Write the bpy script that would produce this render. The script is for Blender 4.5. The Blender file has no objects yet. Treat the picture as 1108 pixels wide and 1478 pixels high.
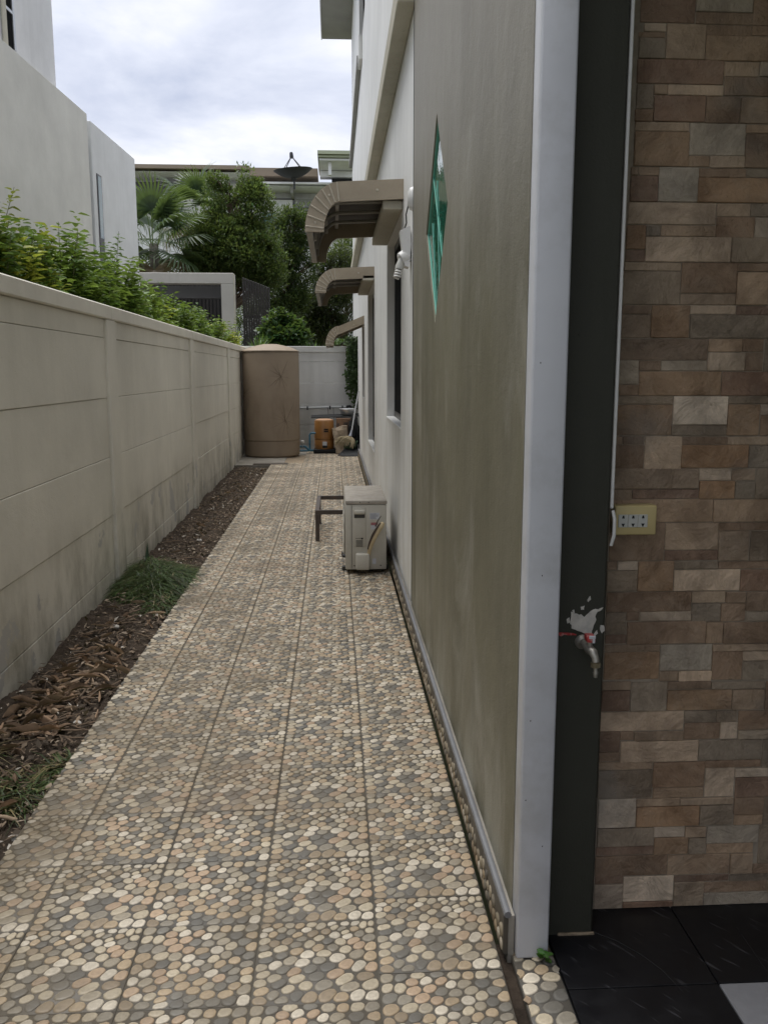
import bpy, bmesh, math, random
import numpy as np
from mathutils import Vector, Matrix, noise as mnoise
R = math.radians
sc = bpy.context.scene
col = sc.collection
# ------------------------------------------------------------------ camera
EYE = 1.43
PITCH, YAW = math.atan(202/1250), math.atan(72/1250*math.cos(math.atan(202/1250)))
cd = bpy.data.cameras.new('camera'); cam = bpy.data.objects.new('camera', cd); col.objects.link(cam)
cam.location = (0, 0, EYE); cam.rotation_euler = (R(90)-PITCH, 0, -YAW)
cd.sensor_fit = 'VERTICAL'; cd.sensor_height = 36; cd.lens = 36*1250/1478
cd.clip_start = .05; cd.clip_end = 2000
sc.camera = cam
# ------------------------------------------------------------------ sky, sun, exposure
SUN_EL, SUN_AZ = 77, -45          # azimuth from +Y towards +X, so the sun stands behind the left wall
SKY_STRENGTH, SUN_STRENGTH, EXPOSURE = .0535, 1.5, 1.72
w = bpy.data.worlds.new('World'); sc.world = w; w.use_nodes = True
wt = w.node_tree; wt.nodes.clear()
def wn(t, **kw):
    n = wt.nodes.new(t)
    for k, v in kw.items(): setattr(n, k, v)
    return n
sky = wn('ShaderNodeTexSky', sky_type='NISHITA', sun_disc=False, sun_elevation=R(SUN_EL), sun_rotation=R(SUN_AZ), air_density=1.2, dust_density=2.0)
tc = wn('ShaderNodeTexCoord')
sep = wn('ShaderNodeSeparateXYZ'); wt.links.new(tc.outputs['Generated'], sep.inputs[0])
za = wn('ShaderNodeMath', operation='MAXIMUM'); za.inputs[1].default_value = 0; wt.links.new(sep.outputs[2], za.inputs[0])
zb = wn('ShaderNodeMath', operation='ADD'); zb.inputs[1].default_value = .22; wt.links.new(za.outputs[0], zb.inputs[0])
dv = wn('ShaderNodeVectorMath', operation='DIVIDE'); cmb = wn('ShaderNodeCombineXYZ')
for i in range(3): wt.links.new(zb.outputs[0], cmb.inputs[i])
wt.links.new(tc.outputs['Generated'], dv.inputs[0]); wt.links.new(cmb.outputs[0], dv.inputs[1])
n1 = wn('ShaderNodeTexNoise'); n1.inputs['Scale'].default_value = 1.7; n1.inputs['Detail'].default_value = 9; n1.inputs['Roughness'].default_value = .55; n1.inputs['Distortion'].default_value = .25
n2 = wn('ShaderNodeTexNoise'); n2.inputs['Scale'].default_value = .9; n2.inputs['Detail'].default_value = 7; n2.inputs['Roughness'].default_value = .5
off = wn('ShaderNodeVectorMath', operation='ADD'); off.inputs[1].default_value = (4.3, 1.7, .4)
wt.links.new(dv.outputs[0], n1.inputs['Vector']); wt.links.new(dv.outputs[0], off.inputs[0]); wt.links.new(off.outputs[0], n2.inputs['Vector'])
cr = wn('ShaderNodeValToRGB'); e = cr.color_ramp.elements
e[0].position = .36; e[0].color = (3.35, 3.7, 4.65, 1); e[1].position = .62; e[1].color = (6.05, 6.1, 6.4, 1)
em = cr.color_ramp.elements.new(.5); em.color = (4.75, 5.0, 5.75, 1)
wt.links.new(n1.outputs['Fac'], cr.inputs[0])
cf = wn('ShaderNodeValToRGB'); e = cf.color_ramp.elements
e[0].position = .22; e[0].color = (.62, .62, .62, 1); e[1].position = .5; e[1].color = (1, 1, 1, 1)
wt.links.new(n2.outputs['Fac'], cf.inputs[0])
mx = wn('ShaderNodeMix', data_type='RGBA'); wt.links.new(cf.outputs[0], mx.inputs['Factor']); wt.links.new(sky.outputs[0], mx.inputs['A']); wt.links.new(cr.outputs[0], mx.inputs['B'])
bg = wn('ShaderNodeBackground'); bg.inputs['Strength'].default_value = SKY_STRENGTH; wt.links.new(mx.outputs['Result'], bg.inputs['Color'])
wo = wn('ShaderNodeOutputWorld'); wt.links.new(bg.outputs[0], wo.inputs[0])
sl = bpy.data.lights.new('sun', 'SUN'); sl.energy = SUN_STRENGTH; sl.angle = R(50); sl.color = (1, .98, .95)
sun = bpy.data.objects.new('sun', sl); col.objects.link(sun)
sd = Vector((math.sin(R(SUN_AZ))*math.cos(R(SUN_EL)), math.cos(R(SUN_AZ))*math.cos(R(SUN_EL)), math.sin(R(SUN_EL))))
sun.rotation_euler = sd.to_track_quat('Z', 'Y').to_euler(); sun.location = sd*30
vs = sc.view_settings; vs.view_transform = 'Standard'; vs.look = 'None'; vs.exposure = EXPOSURE; vs.gamma = 1; vs.use_curve_mapping = False
sc.render.engine = 'CYCLES'; sc.cycles.max_bounces = 6; sc.cycles.diffuse_bounces = 4; sc.cycles.transmission_bounces = 3; sc.cycles.caustics_reflective = False; sc.cycles.use_denoising = True
# ------------------------------------------------------------------ helpers: materials
class Nt:
    def __init__(s, name):
        s.m = bpy.data.materials.new(name); s.m.use_nodes = True; s.t = s.m.node_tree
        s.b = s.t.nodes['Principled BSDF']; s.out = s.t.nodes['Material Output']
        s.pos = s.n('ShaderNodeNewGeometry').outputs['Position']
    def n(s, typ, ins=None, **kw):
        n = s.t.nodes.new(typ)
        for k, v in kw.items(): setattr(n, k, v)
        for k, v in (ins or {}).items(): s.set(n.inputs[k], v)
        return n
    def set(s, i, v):
        if isinstance(v, bpy.types.NodeSocket): s.t.links.new(v, i)
        elif isinstance(v, (tuple, list)) and len(v) == 3 and i.type == 'RGBA': i.default_value = (*v, 1)
        else: i.default_value = v
    def noise(s, scale=5, detail=5, rough=.55, vec=None, stretch=None, dist=0, off=None):
        v = vec or s.pos
        if stretch or off: v = s.n('ShaderNodeMapping', {'Vector': v, 'Scale': stretch or (1, 1, 1), 'Location': off or (0, 0, 0)}).outputs[0]
        return s.n('ShaderNodeTexNoise', {'Vector': v, 'Scale': scale, 'Detail': detail, 'Roughness': rough, 'Distortion': dist}).outputs['Fac']
    def ramp(s, fac, a, b, ca=0., cb=1.):
        return s.n('ShaderNodeMapRange', {'Value': fac, 'From Min': a, 'From Max': b, 'To Min': ca, 'To Max': cb}).outputs[0]
    def math(s, op, a, b=0.): return s.n('ShaderNodeMath', {0: a, 1: b}, operation=op).outputs[0]
    def mix(s, fac, a, b, blend='MIX'): return s.n('ShaderNodeMix', {'Factor': fac, 'A': a, 'B': b}, data_type='RGBA', blend_type=blend).outputs['Result'] if False else s._mix(fac, a, b, blend)
    def _mix(s, fac, a, b, blend):
        n = s.t.nodes.new('ShaderNodeMix'); n.data_type = 'RGBA'; n.blend_type = blend
        s.set(n.inputs[0], fac); s.set(n.inputs[6], a); s.set(n.inputs[7], b)
        return n.outputs[2]
    def xyz(s): 
        n = s.n('ShaderNodeSeparateXYZ', {0: s.pos}); return n.outputs
    def attr(s, name): return s.n('ShaderNodeAttribute', attribute_name=name).outputs['Color']
    def rnd(s): return s.n('ShaderNodeObjectInfo').outputs['Random']
    def bump(s, h, strength=.3, dist=.01):
        n = s.n('ShaderNodeBump', {'Height': h, 'Strength': strength, 'Distance': dist}); s.t.links.new(n.outputs[0], s.b.inputs['Normal'])
    def fin(s, base, rough=.6, metal=0., spec=.5):
        s.set(s.b.inputs['Base Color'], base); s.set(s.b.inputs['Roughness'], rough)
        s.b.inputs['Metallic'].default_value = metal; s.b.inputs['Specular IOR Level'].default_value = spec
        return s.m
def simple(name, base, rough=.6, var=.18, vscale=9, metal=0., bump=0., bscale=60, spec=.5, dirt=None, damt=.5, dscale=4):
    t = Nt(name); d = tuple(c*(1-var) for c in base); l = tuple(min(1, c*(1+var*.6)) for c in base)
    c = t.mix(t.ramp(t.noise(vscale, 6), .3, .7), d, l)
    if dirt: c = t.mix(t.ramp(t.noise(dscale, 8, .65, off=(3, 5, 1)), .48, .75, 0, damt), c, dirt)
    if bump: t.bump(t.noise(bscale, 5), bump, .004)
    return t.fin(c, rough, metal, spec)
MT = {}
# painted walls ----------------------------------------------------
def wall_paint(name, base, streak, samt=.5, low=None, lowh=.5, lowamt=.7, rough=.75, mott=.12, sscale=7, top=None, toph=(1.6, 2.6), topamt=.5, peel=None, dark=None, blotch=None):
    t = Nt(name); d = tuple(c*(1-mott) for c in base); l = tuple(min(1, c*(1+mott*.5)) for c in base)
    c = t.mix(t.ramp(t.noise(1.3, 6, .6), .3, .7), d, l)
    st = t.math('MULTIPLY', t.ramp(t.noise(sscale, 6, .62, stretch=(1, 1, .035)), .46, .68), t.ramp(t.noise(1.1, 4, .5, stretch=(1, 1, .45), off=(2, 8, 3)), .36, .62))
    c = t.mix(t.math('MULTIPLY', st, samt), c, streak)
    z = t.xyz()[2]
    if blotch: c = t.mix(t.math('MULTIPLY', t.ramp(t.noise(2.2, 9, .66, stretch=(1, 1, .6), off=(6, 2, 5), dist=.6), .52, .66), .7), c, blotch)
    if dark: c = t.mix(t.math('MULTIPLY', t.ramp(t.noise(9, 5, .6, stretch=(1, .45, .07), off=(1, 6, 2)), .50, .74), .55), c, dark)
    if top:
        f = t.math('MULTIPLY', t.ramp(t.math('ADD', z, t.math('MULTIPLY', t.noise(3.2, 5, .6, stretch=(1, 1, .12), off=(9, 1, 0)), 1.6)), toph[0]+.8, toph[1]+.8), topamt)
        c = t.mix(f, c, top)
    if low:
        h = t.math('SUBTRACT', lowh, z)
        f = t.math('MULTIPLY', t.ramp(h, 0, lowh), t.ramp(t.noise(3.5, 7, .65, stretch=(1, 1, .5), off=(7, 3, 9)), .42, .66))
        c = t.mix(t.math('MULTIPLY', f, lowamt), c, low)
    if peel:
        pc, ph, pt = peel
        f = t.math('MULTIPLY', t.ramp(t.noise(2.6, 8, .62, off=(1.5, 4.4, 2)), pt, pt+.015), t.ramp(z, ph, ph-.12))
        c = t.mix(f, c, pc)
    sp = t.ramp(t.noise(38, 2, .5), .76, .79)                  # fly specks and pock marks
    c = t.mix(t.math('MULTIPLY', sp, .5), c, tuple(x*.3 for x in base))
    t.bump(t.math('ADD', t.noise(14, 6, .6), t.math('MULTIPLY', t.noise(160, 3), .4)), .22, .012)
    return t.fin(c, rough, 0, .25)
MT['cream'] = wall_paint('cream_wall_paint', (.76, .73, .645), (.54, .51, .43), .26, low=(.17, .155, .095), lowh=.66, lowamt=.8, peel=((.50, .49, .46), .5, .585))
MT['backwall'] = wall_paint('back_wall_paint', (.60, .60, .585), (.36, .36, .34), .4, low=(.25, .25, .22), lowh=.8, lowamt=.7)
MT['white'] = wall_paint('white_wall_paint', (.84, .84, .82), (.60, .595, .56), .55, low=(.55, .53, .45), lowh=1.8, lowamt=.7, rough=.5)
MT['olive'] = wall_paint('olive_wall_paint', (.178, .165, .112), (.33, .31, .25), .65, low=(.36, .35, .29), lowh=.6, lowamt=1.0, rough=.5, mott=.34, sscale=2.6, blotch=(.30, .285, .235), top=(.31, .29, .25), toph=(1.5, 2.7), topamt=.75, dark=(.10, .092, .062))
MT['column'] = wall_paint('shade_darkened_olive_paint', (.045, .045, .034), (.06, .06, .047), .4, rough=.5, mott=.2)  # dark olive column, painted darker still to stand in for carport shade
MT['beige'] = wall_paint('neighbour_beige_paint', (.73, .72, .68), (.64, .63, .58), .3, rough=.8)
MT['bluewhite'] = wall_paint('neighbour_white_paint', (.78, .79, .80), (.68, .685, .69), .35, rough=.8)
MT['greywhite'] = wall_paint('upper_block_paint', (.70, .70, .70), (.5, .5, .5), .3, rough=.8)
MT['frame_paint'] = wall_paint('frame_paint', (.50, .485, .45), (.38, .365, .33), .4)
MT['housewhite'] = wall_paint('far_house_paint', (.82, .82, .82), (.58, .58, .57), .3)
MT['ledge'] = wall_paint('ledge_paint', (.56, .53, .44), (.38, .35, .26), .5)
# plain ones -------------------------------------------------------
MT['post'] = simple('grey_white_enamel', (.60, .61, .645), .42, .07, 3, bump=.12, bscale=30, dirt=(.36, .355, .34), damt=.5, dscale=6)
MT['trim'] = simple('grey_plastic_trim', (.17, .172, .18), .6, .15, 12)
MT['white_plastic'] = simple('white_plastic', (.68, .675, .65), .4, .06, 20)
MT['awning'] = simple('brown_awning_sheet', (.40, .335, .245), .45, .1, 6, dirt=(.20, .165, .12), damt=.4)
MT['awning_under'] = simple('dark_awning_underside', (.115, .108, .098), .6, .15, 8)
MT['awning_rib'] = simple('awning_rib_metal', (.34, .32, .28), .45, .15, 10)
MT['screw'] = simple('screw_cap', (.52, .47, .38), .4, .1, 30)
MT['dark_frame'] = simple('dark_window_frame', (.035, .033, .032), .35, .1, 20)
MT['jamb'] = simple('grey_jamb', (.42, .415, .38), .5, .1, 5)
MT['ac'] = simple('ac_enamel', (.50, .475, .405), .42, .06, 8, dirt=(.36, .32, .25), damt=.35, dscale=9)
MT['ac_top'] = simple('dusty_ac_top', (.37, .335, .285), .75, .2, 14, dirt=(.27, .235, .19), damt=.6, dscale=18)
MT['ac_dark'] = simple('ac_recess', (.05, .048, .042), .6, .1, 10)
MT['foam'] = simple('beige_pipe_foam', (.58, .47, .29), .85, .15, 30, bump=.4, bscale=120)
MT['black_rubber'] = simple('black_rubber', (.02, .02, .02), .6, .2, 20)
MT['steel'] = simple('brown_painted_steel', (.065, .05, .04), .5, .3, 20, dirt=(.12, .06, .03), damt=.5, dscale=12)
MT['chrome'] = simple('tap_metal', (.36, .34, .30), .5, .35, 60, metal=.7, dirt=(.5, .47, .4), damt=.5, dscale=60)
MT['brass'] = simple('tap_brass', (.42, .36, .24), .35, .2, 60, metal=.9)
MT['red'] = simple('red_enamel', (.42, .035, .035), .4, .25, 60, dirt=(.6, .55, .5), damt=.8, dscale=70)
MT['socket_box'] = simple('yellowed_plastic', (.56, .45, .21), .45, .06, 12)
MT['socket_module'] = simple('socket_module', (.52, .52, .48), .4, .05, 20)
MT['black'] = simple('black_slot', (.008, .008, .008), .6, .1, 20)
MT['plaster'] = simple('bare_plaster', (.56, .53, .48), .9, .25, 40, bump=.5, bscale=60)
MT['tank'] = None
MT['pump'] = simple('orange_pump_enamel', (.28, .13, .035), .38, .12, 8, dirt=(.2, .09, .03), damt=.4)
MT['pump_top'] = simple('faded_pump_lid', (.42, .24, .13), .5, .15, 8)
MT['black_plastic'] = simple('black_plastic', (.012, .013, .014), .6, .3, 15, spec=.25)
MT['card1'] = simple('brown_cardboard', (.22, .135, .085), .85, .2, 12)
MT['card2'] = simple('wet_pale_cardboard', (.45, .365, .27), .9, .25, 14, dirt=(.16, .10, .06), damt=.8, dscale=9)
MT['straw'] = simple('mop_strands', (.36, .30, .19), .9, .4, 60)
MT['green_plastic'] = simple('dark_green_plastic', (.03, .065, .03), .5, .3, 12)
MT['pvc_blue'] = simple('blue_pvc', (.05, .17, .25), .4, .2, 12)
MT['pvc_grey'] = simple('grey_pvc', (.42, .44, .44), .4, .1, 12)
MT['alu'] = simple('brushed_metal', (.55, .56, .57), .35, .1, 20, metal=.6)
MT['concrete'] = simple('concrete', (.26, .24, .205), .9, .25, 7, bump=.4, bscale=70, dirt=(.10, .085, .06), damt=.7)
MT['ironcover'] = simple('iron_cover', (.07, .055, .042), .7, .4, 20)
MT['brown_fascia'] = simple('brown_fascia', (.285, .225, .165), .6, .1, 1)
MT['green_fascia'] = simple('pale_green_fascia', (.40, .43, .30), .6, .1, 1)
MT['dark_grey'] = simple('dark_grey_wall', (.105, .105, .11), .7, .1, 2)  # plain dark grey colour for far-house strips and gateway inner beam
MT['grey_wall'] = simple('mid_grey_wall', (.36, .36, .355), .7, .1, 2)
MT['dish'] = simple('black_mesh', (.028, .028, .033), .5, .3, 8)
MT['bark'] = simple('bark', (.115, .085, .06), .95, .4, 14, bump=.8, bscale=30)
MT['greybark'] = simple('grey_bark', (.19, .17, .145), .95, .35, 14, bump=.8, bscale=30)
MT['stem'] = simple('green_brown_stem', (.11, .12, .05), .8, .3, 20)
MT['slat'] = simple('dark_slat', (.03, .026, .024), .6, .3, 8)
MT['roof_tile'] = simple('grey_roof', (.20, .195, .19), .8, .2, 3)
MT['soffit'] = simple('soffit_grey', (.34, .335, .31), .7, .08, 3)
MT['lawn'] = simple('rough_ground', (.09, .10, .05), .95, .4, 1.5, bump=.5, bscale=20)
MT['grout'] = simple('sand_grout', (.30, .235, .16), .95, .4, 60, bump=.6, bscale=150)
def glass_mat(name, c, rough=.03, spec=.6, bumpy=0):
    t = Nt(name)
    if bumpy: t.bump(t.noise(16, 3, .5), bumpy, .01)
    return t.fin(c, rough, 0, spec)
MT['glass_dark'] = glass_mat('dark_glass', (.008, .009, .010), .12, .18)
MT['dark_screen'] = simple('dark_insect_screen', (.010, .010, .010), .95, .2, 40, spec=.05)
MT['glass_green'] = glass_mat('green_glass', (.006, .135, .085), .04, .6, .25)
MT['glass_line'] = glass_mat('bevelled_glass', (.20, .52, .42), .12, .6)
MT['glass_teal'] = glass_mat('teal_window', (.045, .12, .125), .06, .7)
def tank_mat():
    t = Nt('tank_plastic'); c = t.mix(t.ramp(t.noise(2.2, 6), .3, .7), (.24, .187, .135), (.29, .232, .17))
    c = t.mix(t.math('MULTIPLY', t.ramp(t.noise(3, 7, .65, stretch=(1, 1, .3), off=(4, 4, 4)), .5, .72), .45), c, (.15, .11, .075))
    return t.fin(c, .6, 0, .3)
MT['tank'] = tank_mat()
MT['tank_stain'] = simple('tank_stain', (.15, .11, .075), .7, .2, 20)
def pebble_mat(name, dirty):
    t = Nt(name); c = t.attr('Col')
    c = t.mix(t.ramp(t.noise(120, 5, .65), .35, .7, 0, .6), c, t.mix(.5, c, (.06, .05, .04)))
    x, y, z = t.xyz()
    f = t.ramp(t.noise(1.6, 7, .62, off=(2, 0, 0)), .38, .66)
    edge = t.ramp(x, .15, -.9, .18, .95)
    f = t.math('MULTIPLY', f, edge)
    film = t.ramp(t.noise(5, 8, .7, off=(5, 5, 0)), .40, .72, .06, .45)
    f = t.math('MULTIPLY', t.math('ADD', f, film), .82*dirty)
    c = t.mix(f, c, (.115, .09, .056))
    rust = t.ramp(t.noise(1.1, 6, .6, off=(11, 3, 0)), .62, .74, 0, .16*dirty)
    c = t.mix(rust, c, (.19, .10, .045))
    t.bump(t.noise(300, 3), .06, .002)
    return t.fin(c, t.ramp(t.noise(9, 5), .3, .7, .42, .68), 0, .35)
MT['pebble'] = pebble_mat('pebble_tile_glaze', 1.0)
MT['pebble_clean'] = pebble_mat('pebble_strip_glaze', .35)
def stone_mat():
    t = Nt('slate_stone'); c = t.attr('Col')
    n = t.noise(7, 9, .68, dist=.6); m = t.noise(26, 8, .7, off=(3, 1, 4))
    c = t.mix(t.ramp(n, .40, .60, 0, .85), t.mix(.3, c, (.36, .28, .20)), t.mix(.62, c, (.055, .034, .02)))
    c = t.mix(t.ramp(m, .48, .66, 0, .55), c, t.mix(.5, c, (.40, .32, .24)))
    c = t.mix(t.ramp(t.noise(4, 6, .6, off=(8, 8, 1)), .58, .72, 0, .45), c, (.20, .19, .17))
    h = t.math('ADD', t.noise(9, 9, .62, dist=.8), t.math('MULTIPLY', m, .35))
    t.bump(h, .9, .02)
    return t.fin(c, t.ramp(m, .3, .7, .45, .7), 0, .4)
MT['stone'] = stone_mat()
MT['stone_back'] = simple('stone_joint', (.34, .285, .22), .9, .3, 30)
def black_tile_mat():
    t = Nt('black_floor_tile'); x, y, z = t.xyz()
    u = t.math('ADD', t.math('MULTIPLY', x, .82), t.math('MULTIPLY', y, .57)); v = t.math('SUBTRACT', t.math('MULTIPLY', x, .57), t.math('MULTIPLY', y, -.82))
    vec = t.n('ShaderNodeCombineXYZ', {0: t.math('MULTIPLY', t.math('SUBTRACT', t.math('MULTIPLY', x, .8), t.math('MULTIPLY', y, -.6)), 60.), 1: t.math('MULTIPLY', t.math('SUBTRACT', t.math('MULTIPLY', y, .8), t.math('MULTIPLY', x, .6)), 9.), 2: 0.}).outputs[0]
    s = t.n('ShaderNodeTexNoise', {'Vector': vec, 'Scale': 1., 'Detail': 1.}).outputs['Fac']
    c = t.mix(t.ramp(t.noise(30, 6, .7), .6, .8, 0, .25), (.006, .006, .0075), (.05, .05, .055))
    c = t.mix(t.math('MULTIPLY', t.ramp(s, .66, .72), .35), c, (.10, .10, .11))
    t.bump(t.math('MULTIPLY', t.ramp(s, .62, .72), 1.), .25, .002)
    return t.fin(c, t.ramp(t.noise(12, 5), .3, .7, .3, .55), 0, .35)
MT['black_tile'] = black_tile_mat()
MT['grey_tile'] = simple('grey_floor_tile', (.23, .23, .245), .5, .08, 40, bump=.5, bscale=35)
def soil_mat():
    t = Nt('soil'); c = t.mix(t.ramp(t.noise(11, 9, .7), .3, .7), (.030, .022, .016), (.11, .082, .06))
    c = t.mix(t.ramp(t.noise(90, 5, .6), .6, .75, 0, .6), c, (.16, .12, .085))
    t.bump(t.noise(55, 8, .75), 1., .02); return t.fin(c, .95, 0, .2)
MT['soil'] = soil_mat()
def leaf_mat(name, rough=.5, trans=.3):
    t = Nt(name); c = t.attr('Col'); t.fin(c, rough, 0, .35)
    tr = t.n('ShaderNodeBsdfTranslucent', {'Color': t.mix(.5, c, (.16, .22, .03))})
    ms = t.n('ShaderNodeMixShader', {0: trans, 1: t.b.outputs[0], 2: tr.outputs[0]})
    t.t.links.new(ms.outputs[0], t.out.inputs[0]); return t.m
MT['leaf'] = leaf_mat('foliage', .40, .38)
MT['dry'] = leaf_mat('dry_litter', .8, .08)
# ------------------------------------------------------------------ helpers: meshes
class B:
    """collects shapes in world coordinates"""
    def __init__(s): s.bm = bmesh.new()
    def box(s, x0, x1, y0, y1, z0, z1, bev=0, seg=1):
        r = bmesh.ops.create_cube(s.bm, size=1)['verts']
        for v in r: v.co = Vector(((x0+x1)/2+v.co.x*(x1-x0), (y0+y1)/2+v.co.y*(y1-y0), (z0+z1)/2+v.co.z*(z1-z0)))
        if bev:
            ed = list({e for v in r for e in v.link_edges})
            bmesh.ops.bevel(s.bm, geom=ed, offset=bev, segments=seg, affect='EDGES', profile=.5)
        return s
    def xform(s, M):
        bmesh.ops.transform(s.bm, matrix=M, verts=s.bm.verts[:]); return s
    def tube(s, pts, r, n=8, cap=True):
        pts = [Vector(p) for p in pts]; rs = r if isinstance(r, (list, tuple)) else [r]*len(pts)
        rings = []; up = None
        for i, p in enumerate(pts):
            d = (pts[min(i+1, len(pts)-1)]-pts[max(i-1, 0)]).normalized()
            if up is None:
                up = Vector((0, 0, 1)) if abs(d.z) < .9 else Vector((1, 0, 0))
            a = (up - d*up.dot(d)).normalized(); b = d.cross(a); up = a
            rings.append([s.bm.verts.new(p+(a*math.cos(2*math.pi*k/n)+b*math.sin(2*math.pi*k/n))*rs[i]) for k in range(n)])
        for A, C in zip(rings, rings[1:]):
            for k in range(n): s.bm.faces.new((A[k], A[(k+1) % n], C[(k+1) % n], C[k]))
        if cap and n > 2:
            s.bm.faces.new(rings[0][::-1]); s.bm.faces.new(rings[-1])
        return s
    def cyl(s, p0, p1, r, n=16): return s.tube([p0, p1], r, n)
    def lathe(s, prof, c, n=32, axis='Z'):
        rings = []
        for r, h in prof:
            if r < 1e-6: rings.append([s.bm.verts.new((c[0], c[1], c[2]+h))]); continue
            rings.append([s.bm.verts.new((c[0]+r*math.cos(2*math.pi*k/n), c[1]+r*math.sin(2*math.pi*k/n), c[2]+h)) for k in range(n)])
        for A, C in zip(rings, rings[1:]):
            for k in range(n):
                q = [A[k % len(A)], A[(k+1) % len(A)], C[(k+1) % len(C)], C[k % len(C)]]
                u = []
                for v in q:
                    if v not in u: u.append(v)
                if len(u) > 2: s.bm.faces.new(u)
        return s
    def poly(s, pts): s.bm.faces.new([s.bm.verts.new(p) for p in pts]); return s
    def prism(s, pts, d):
        """polygon pts extruded by vector d"""
        d = Vector(d); a = [s.bm.verts.new(p) for p in pts]; b = [s.bm.verts.new(Vector(p)+d) for p in pts]; n = len(a)
        s.bm.faces.new(a[::-1]); s.bm.faces.new(b)
        for i in range(n): s.bm.faces.new((a[i], a[(i+1) % n], b[(i+1) % n], b[i]))
        return s
def smooth(me, ang=35):
    for p in me.polygons: p.use_smooth = True
    try: me.set_sharp_from_angle(angle=R(ang))
    except Exception: pass
def wloc(o):
    v = Vector((0, 0, 0))
    while o is not None: v += Vector(o.location); o = o.parent
    return v
def obj(name, b, mat, parent=None, sm=True, local=False, kind=None):
    me = bpy.data.meshes.new(name)
    bmesh.ops.recalc_face_normals(b.bm, faces=b.bm.faces[:])
    if parent is not None and not local: bmesh.ops.translate(b.bm, verts=b.bm.verts[:], vec=-wloc(parent))
    b.bm.to_mesh(me); b.bm.free()
    if sm: smooth(me)
    me.materials.append(MT[mat] if isinstance(mat, str) else mat)
    o = bpy.data.objects.new(name, me); col.objects.link(o); o.parent = parent
    if kind: o['kind'] = kind
    return o
def tag(o, label, cat, group=None):
    o['label'] = label; o['category'] = cat
    if group: o['group'] = group
    return o
def thing(name, label, cat, loc=(0, 0, 0), rz=0, group=None):
    o = bpy.data.objects.new(name, None); col.objects.link(o); o.location = loc; o.rotation_euler = (0, 0, rz); o.empty_display_size = .1
    return tag(o, label, cat, group)
def struct(o): o['kind'] = 'structure'; return o
def npmesh(name, V, F, mat, colors=None, parent=None, sm=False):
    """V (n,3), F (m,k) equal-size faces, per-vertex colours"""
    me = bpy.data.meshes.new(name); V = np.asarray(V, dtype=np.float32); F = np.asarray(F, dtype=np.int32)
    if parent is not None: V = V-np.array(wloc(parent), dtype=np.float32)
    me.vertices.add(len(V)); me.vertices.foreach_set('co', V.ravel())
    me.loops.add(F.size); me.loops.foreach_set('vertex_index', F.ravel())
    me.polygons.add(len(F)); me.polygons.foreach_set('loop_start', np.arange(0, F.size, F.shape[1], dtype=np.int32))
    me.polygons.foreach_set('loop_total', np.full(len(F), F.shape[1], dtype=np.int32))
    me.update(calc_edges=True); me.validate()
    if colors is not None:
        a = me.color_attributes.new('Col', 'FLOAT_COLOR', 'POINT'); c = np.ones((len(V), 4), dtype=np.float32); c[:, :3] = colors; a.data.foreach_set('color', c.ravel())
    me.materials.append(MT[mat])
    if sm: smooth(me, 60)
    o = bpy.data.objects.new(name, me); col.objects.link(o); o.parent = parent
    return o
def setcol(me, c):
    a = me.color_attributes.get('Col') or me.color_attributes.new('Col', 'FLOAT_COLOR', 'POINT')
    a.data.foreach_set('color', np.tile(np.array([*c, 1], dtype=np.float32), len(me.vertices)))
def leaves(name, P, D, N, L, W, C, mat='leaf', parent=None, fold=.18, hexa=True):
    """leaf blades: base points P, direction D, normal N, length L, width W, colour C"""
    P, D, N, C = [np.asarray(a, float) for a in (P, D, N, C)]; n = len(P); L = np.broadcast_to(L, n)[:, None]; W = np.broadcast_to(W, n)[:, None]
    D = D/np.linalg.norm(D, axis=1, keepdims=True); S = np.cross(D, N); S /= np.linalg.norm(S, axis=1, keepdims=True)+1e-9; N = np.cross(S, D)
    if hexa:
        k = [P, P+D*L*.33+S*W*.5+N*W*fold, P+D*L*.7+S*W*.38+N*W*fold*.6-N*L*.05, P+D*L-N*L*.14, P+D*L*.7-S*W*.38+N*W*fold*.6-N*L*.05, P+D*L*.33-S*W*.5+N*W*fold]
        V = np.stack(k, 1).reshape(-1, 3); i = np.arange(n)[:, None]*6
        F = np.concatenate([i+np.array([[0, 1, 2, 3]]), i+np.array([[0, 3, 4, 5]])]); CC = np.repeat(C, 6, 0)
    else:
        k = [P, P+D*L*.5+S*W*.5+N*W*fold, P+D*L, P+D*L*.5-S*W*.5+N*W*fold]
        V = np.stack(k, 1).reshape(-1, 3); F = np.arange(4*n).reshape(n, 4); CC = np.repeat(C, 4, 0)
    return npmesh(name, V, F, mat, CC, parent)
rng = np.random.default_rng(7); rnd = random.Random(11)
def unit(n):
    v = rng.normal(size=(n, 3)); return v/np.linalg.norm(v, axis=1, keepdims=True)
# pixel of the photograph -> point on a plane of the place (used to take measurements off the photograph)
_F = Vector((math.sin(YAW)*math.cos(PITCH), math.cos(YAW)*math.cos(PITCH), -math.sin(PITCH))); _R = Vector((math.cos(YAW), -math.sin(YAW), 0)); _U = _R.cross(_F)
def ray(px, py): return _F+_R*((px-554)/1250)-_U*((py-739)/1250)
def onY(px, py, y): d = ray(px, py); return Vector((0, 0, EYE))+d*(y/d.y)
def onX(px, py, x): d = ray(px, py); return Vector((0, 0, EYE))+d*(x/d.x)
def onZ(px, py, z=0): d = ray(px, py); return Vector((0, 0, EYE))+d*((z-EYE)/d.z)
# ================================================================== THE SETTING
g = B(); g.poly([(-300, -300, -.16), (300, -300, -.16), (300, 400, -.16), (-300, 400, -.16)])
struct(obj('ground', g, 'lawn'))
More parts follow.
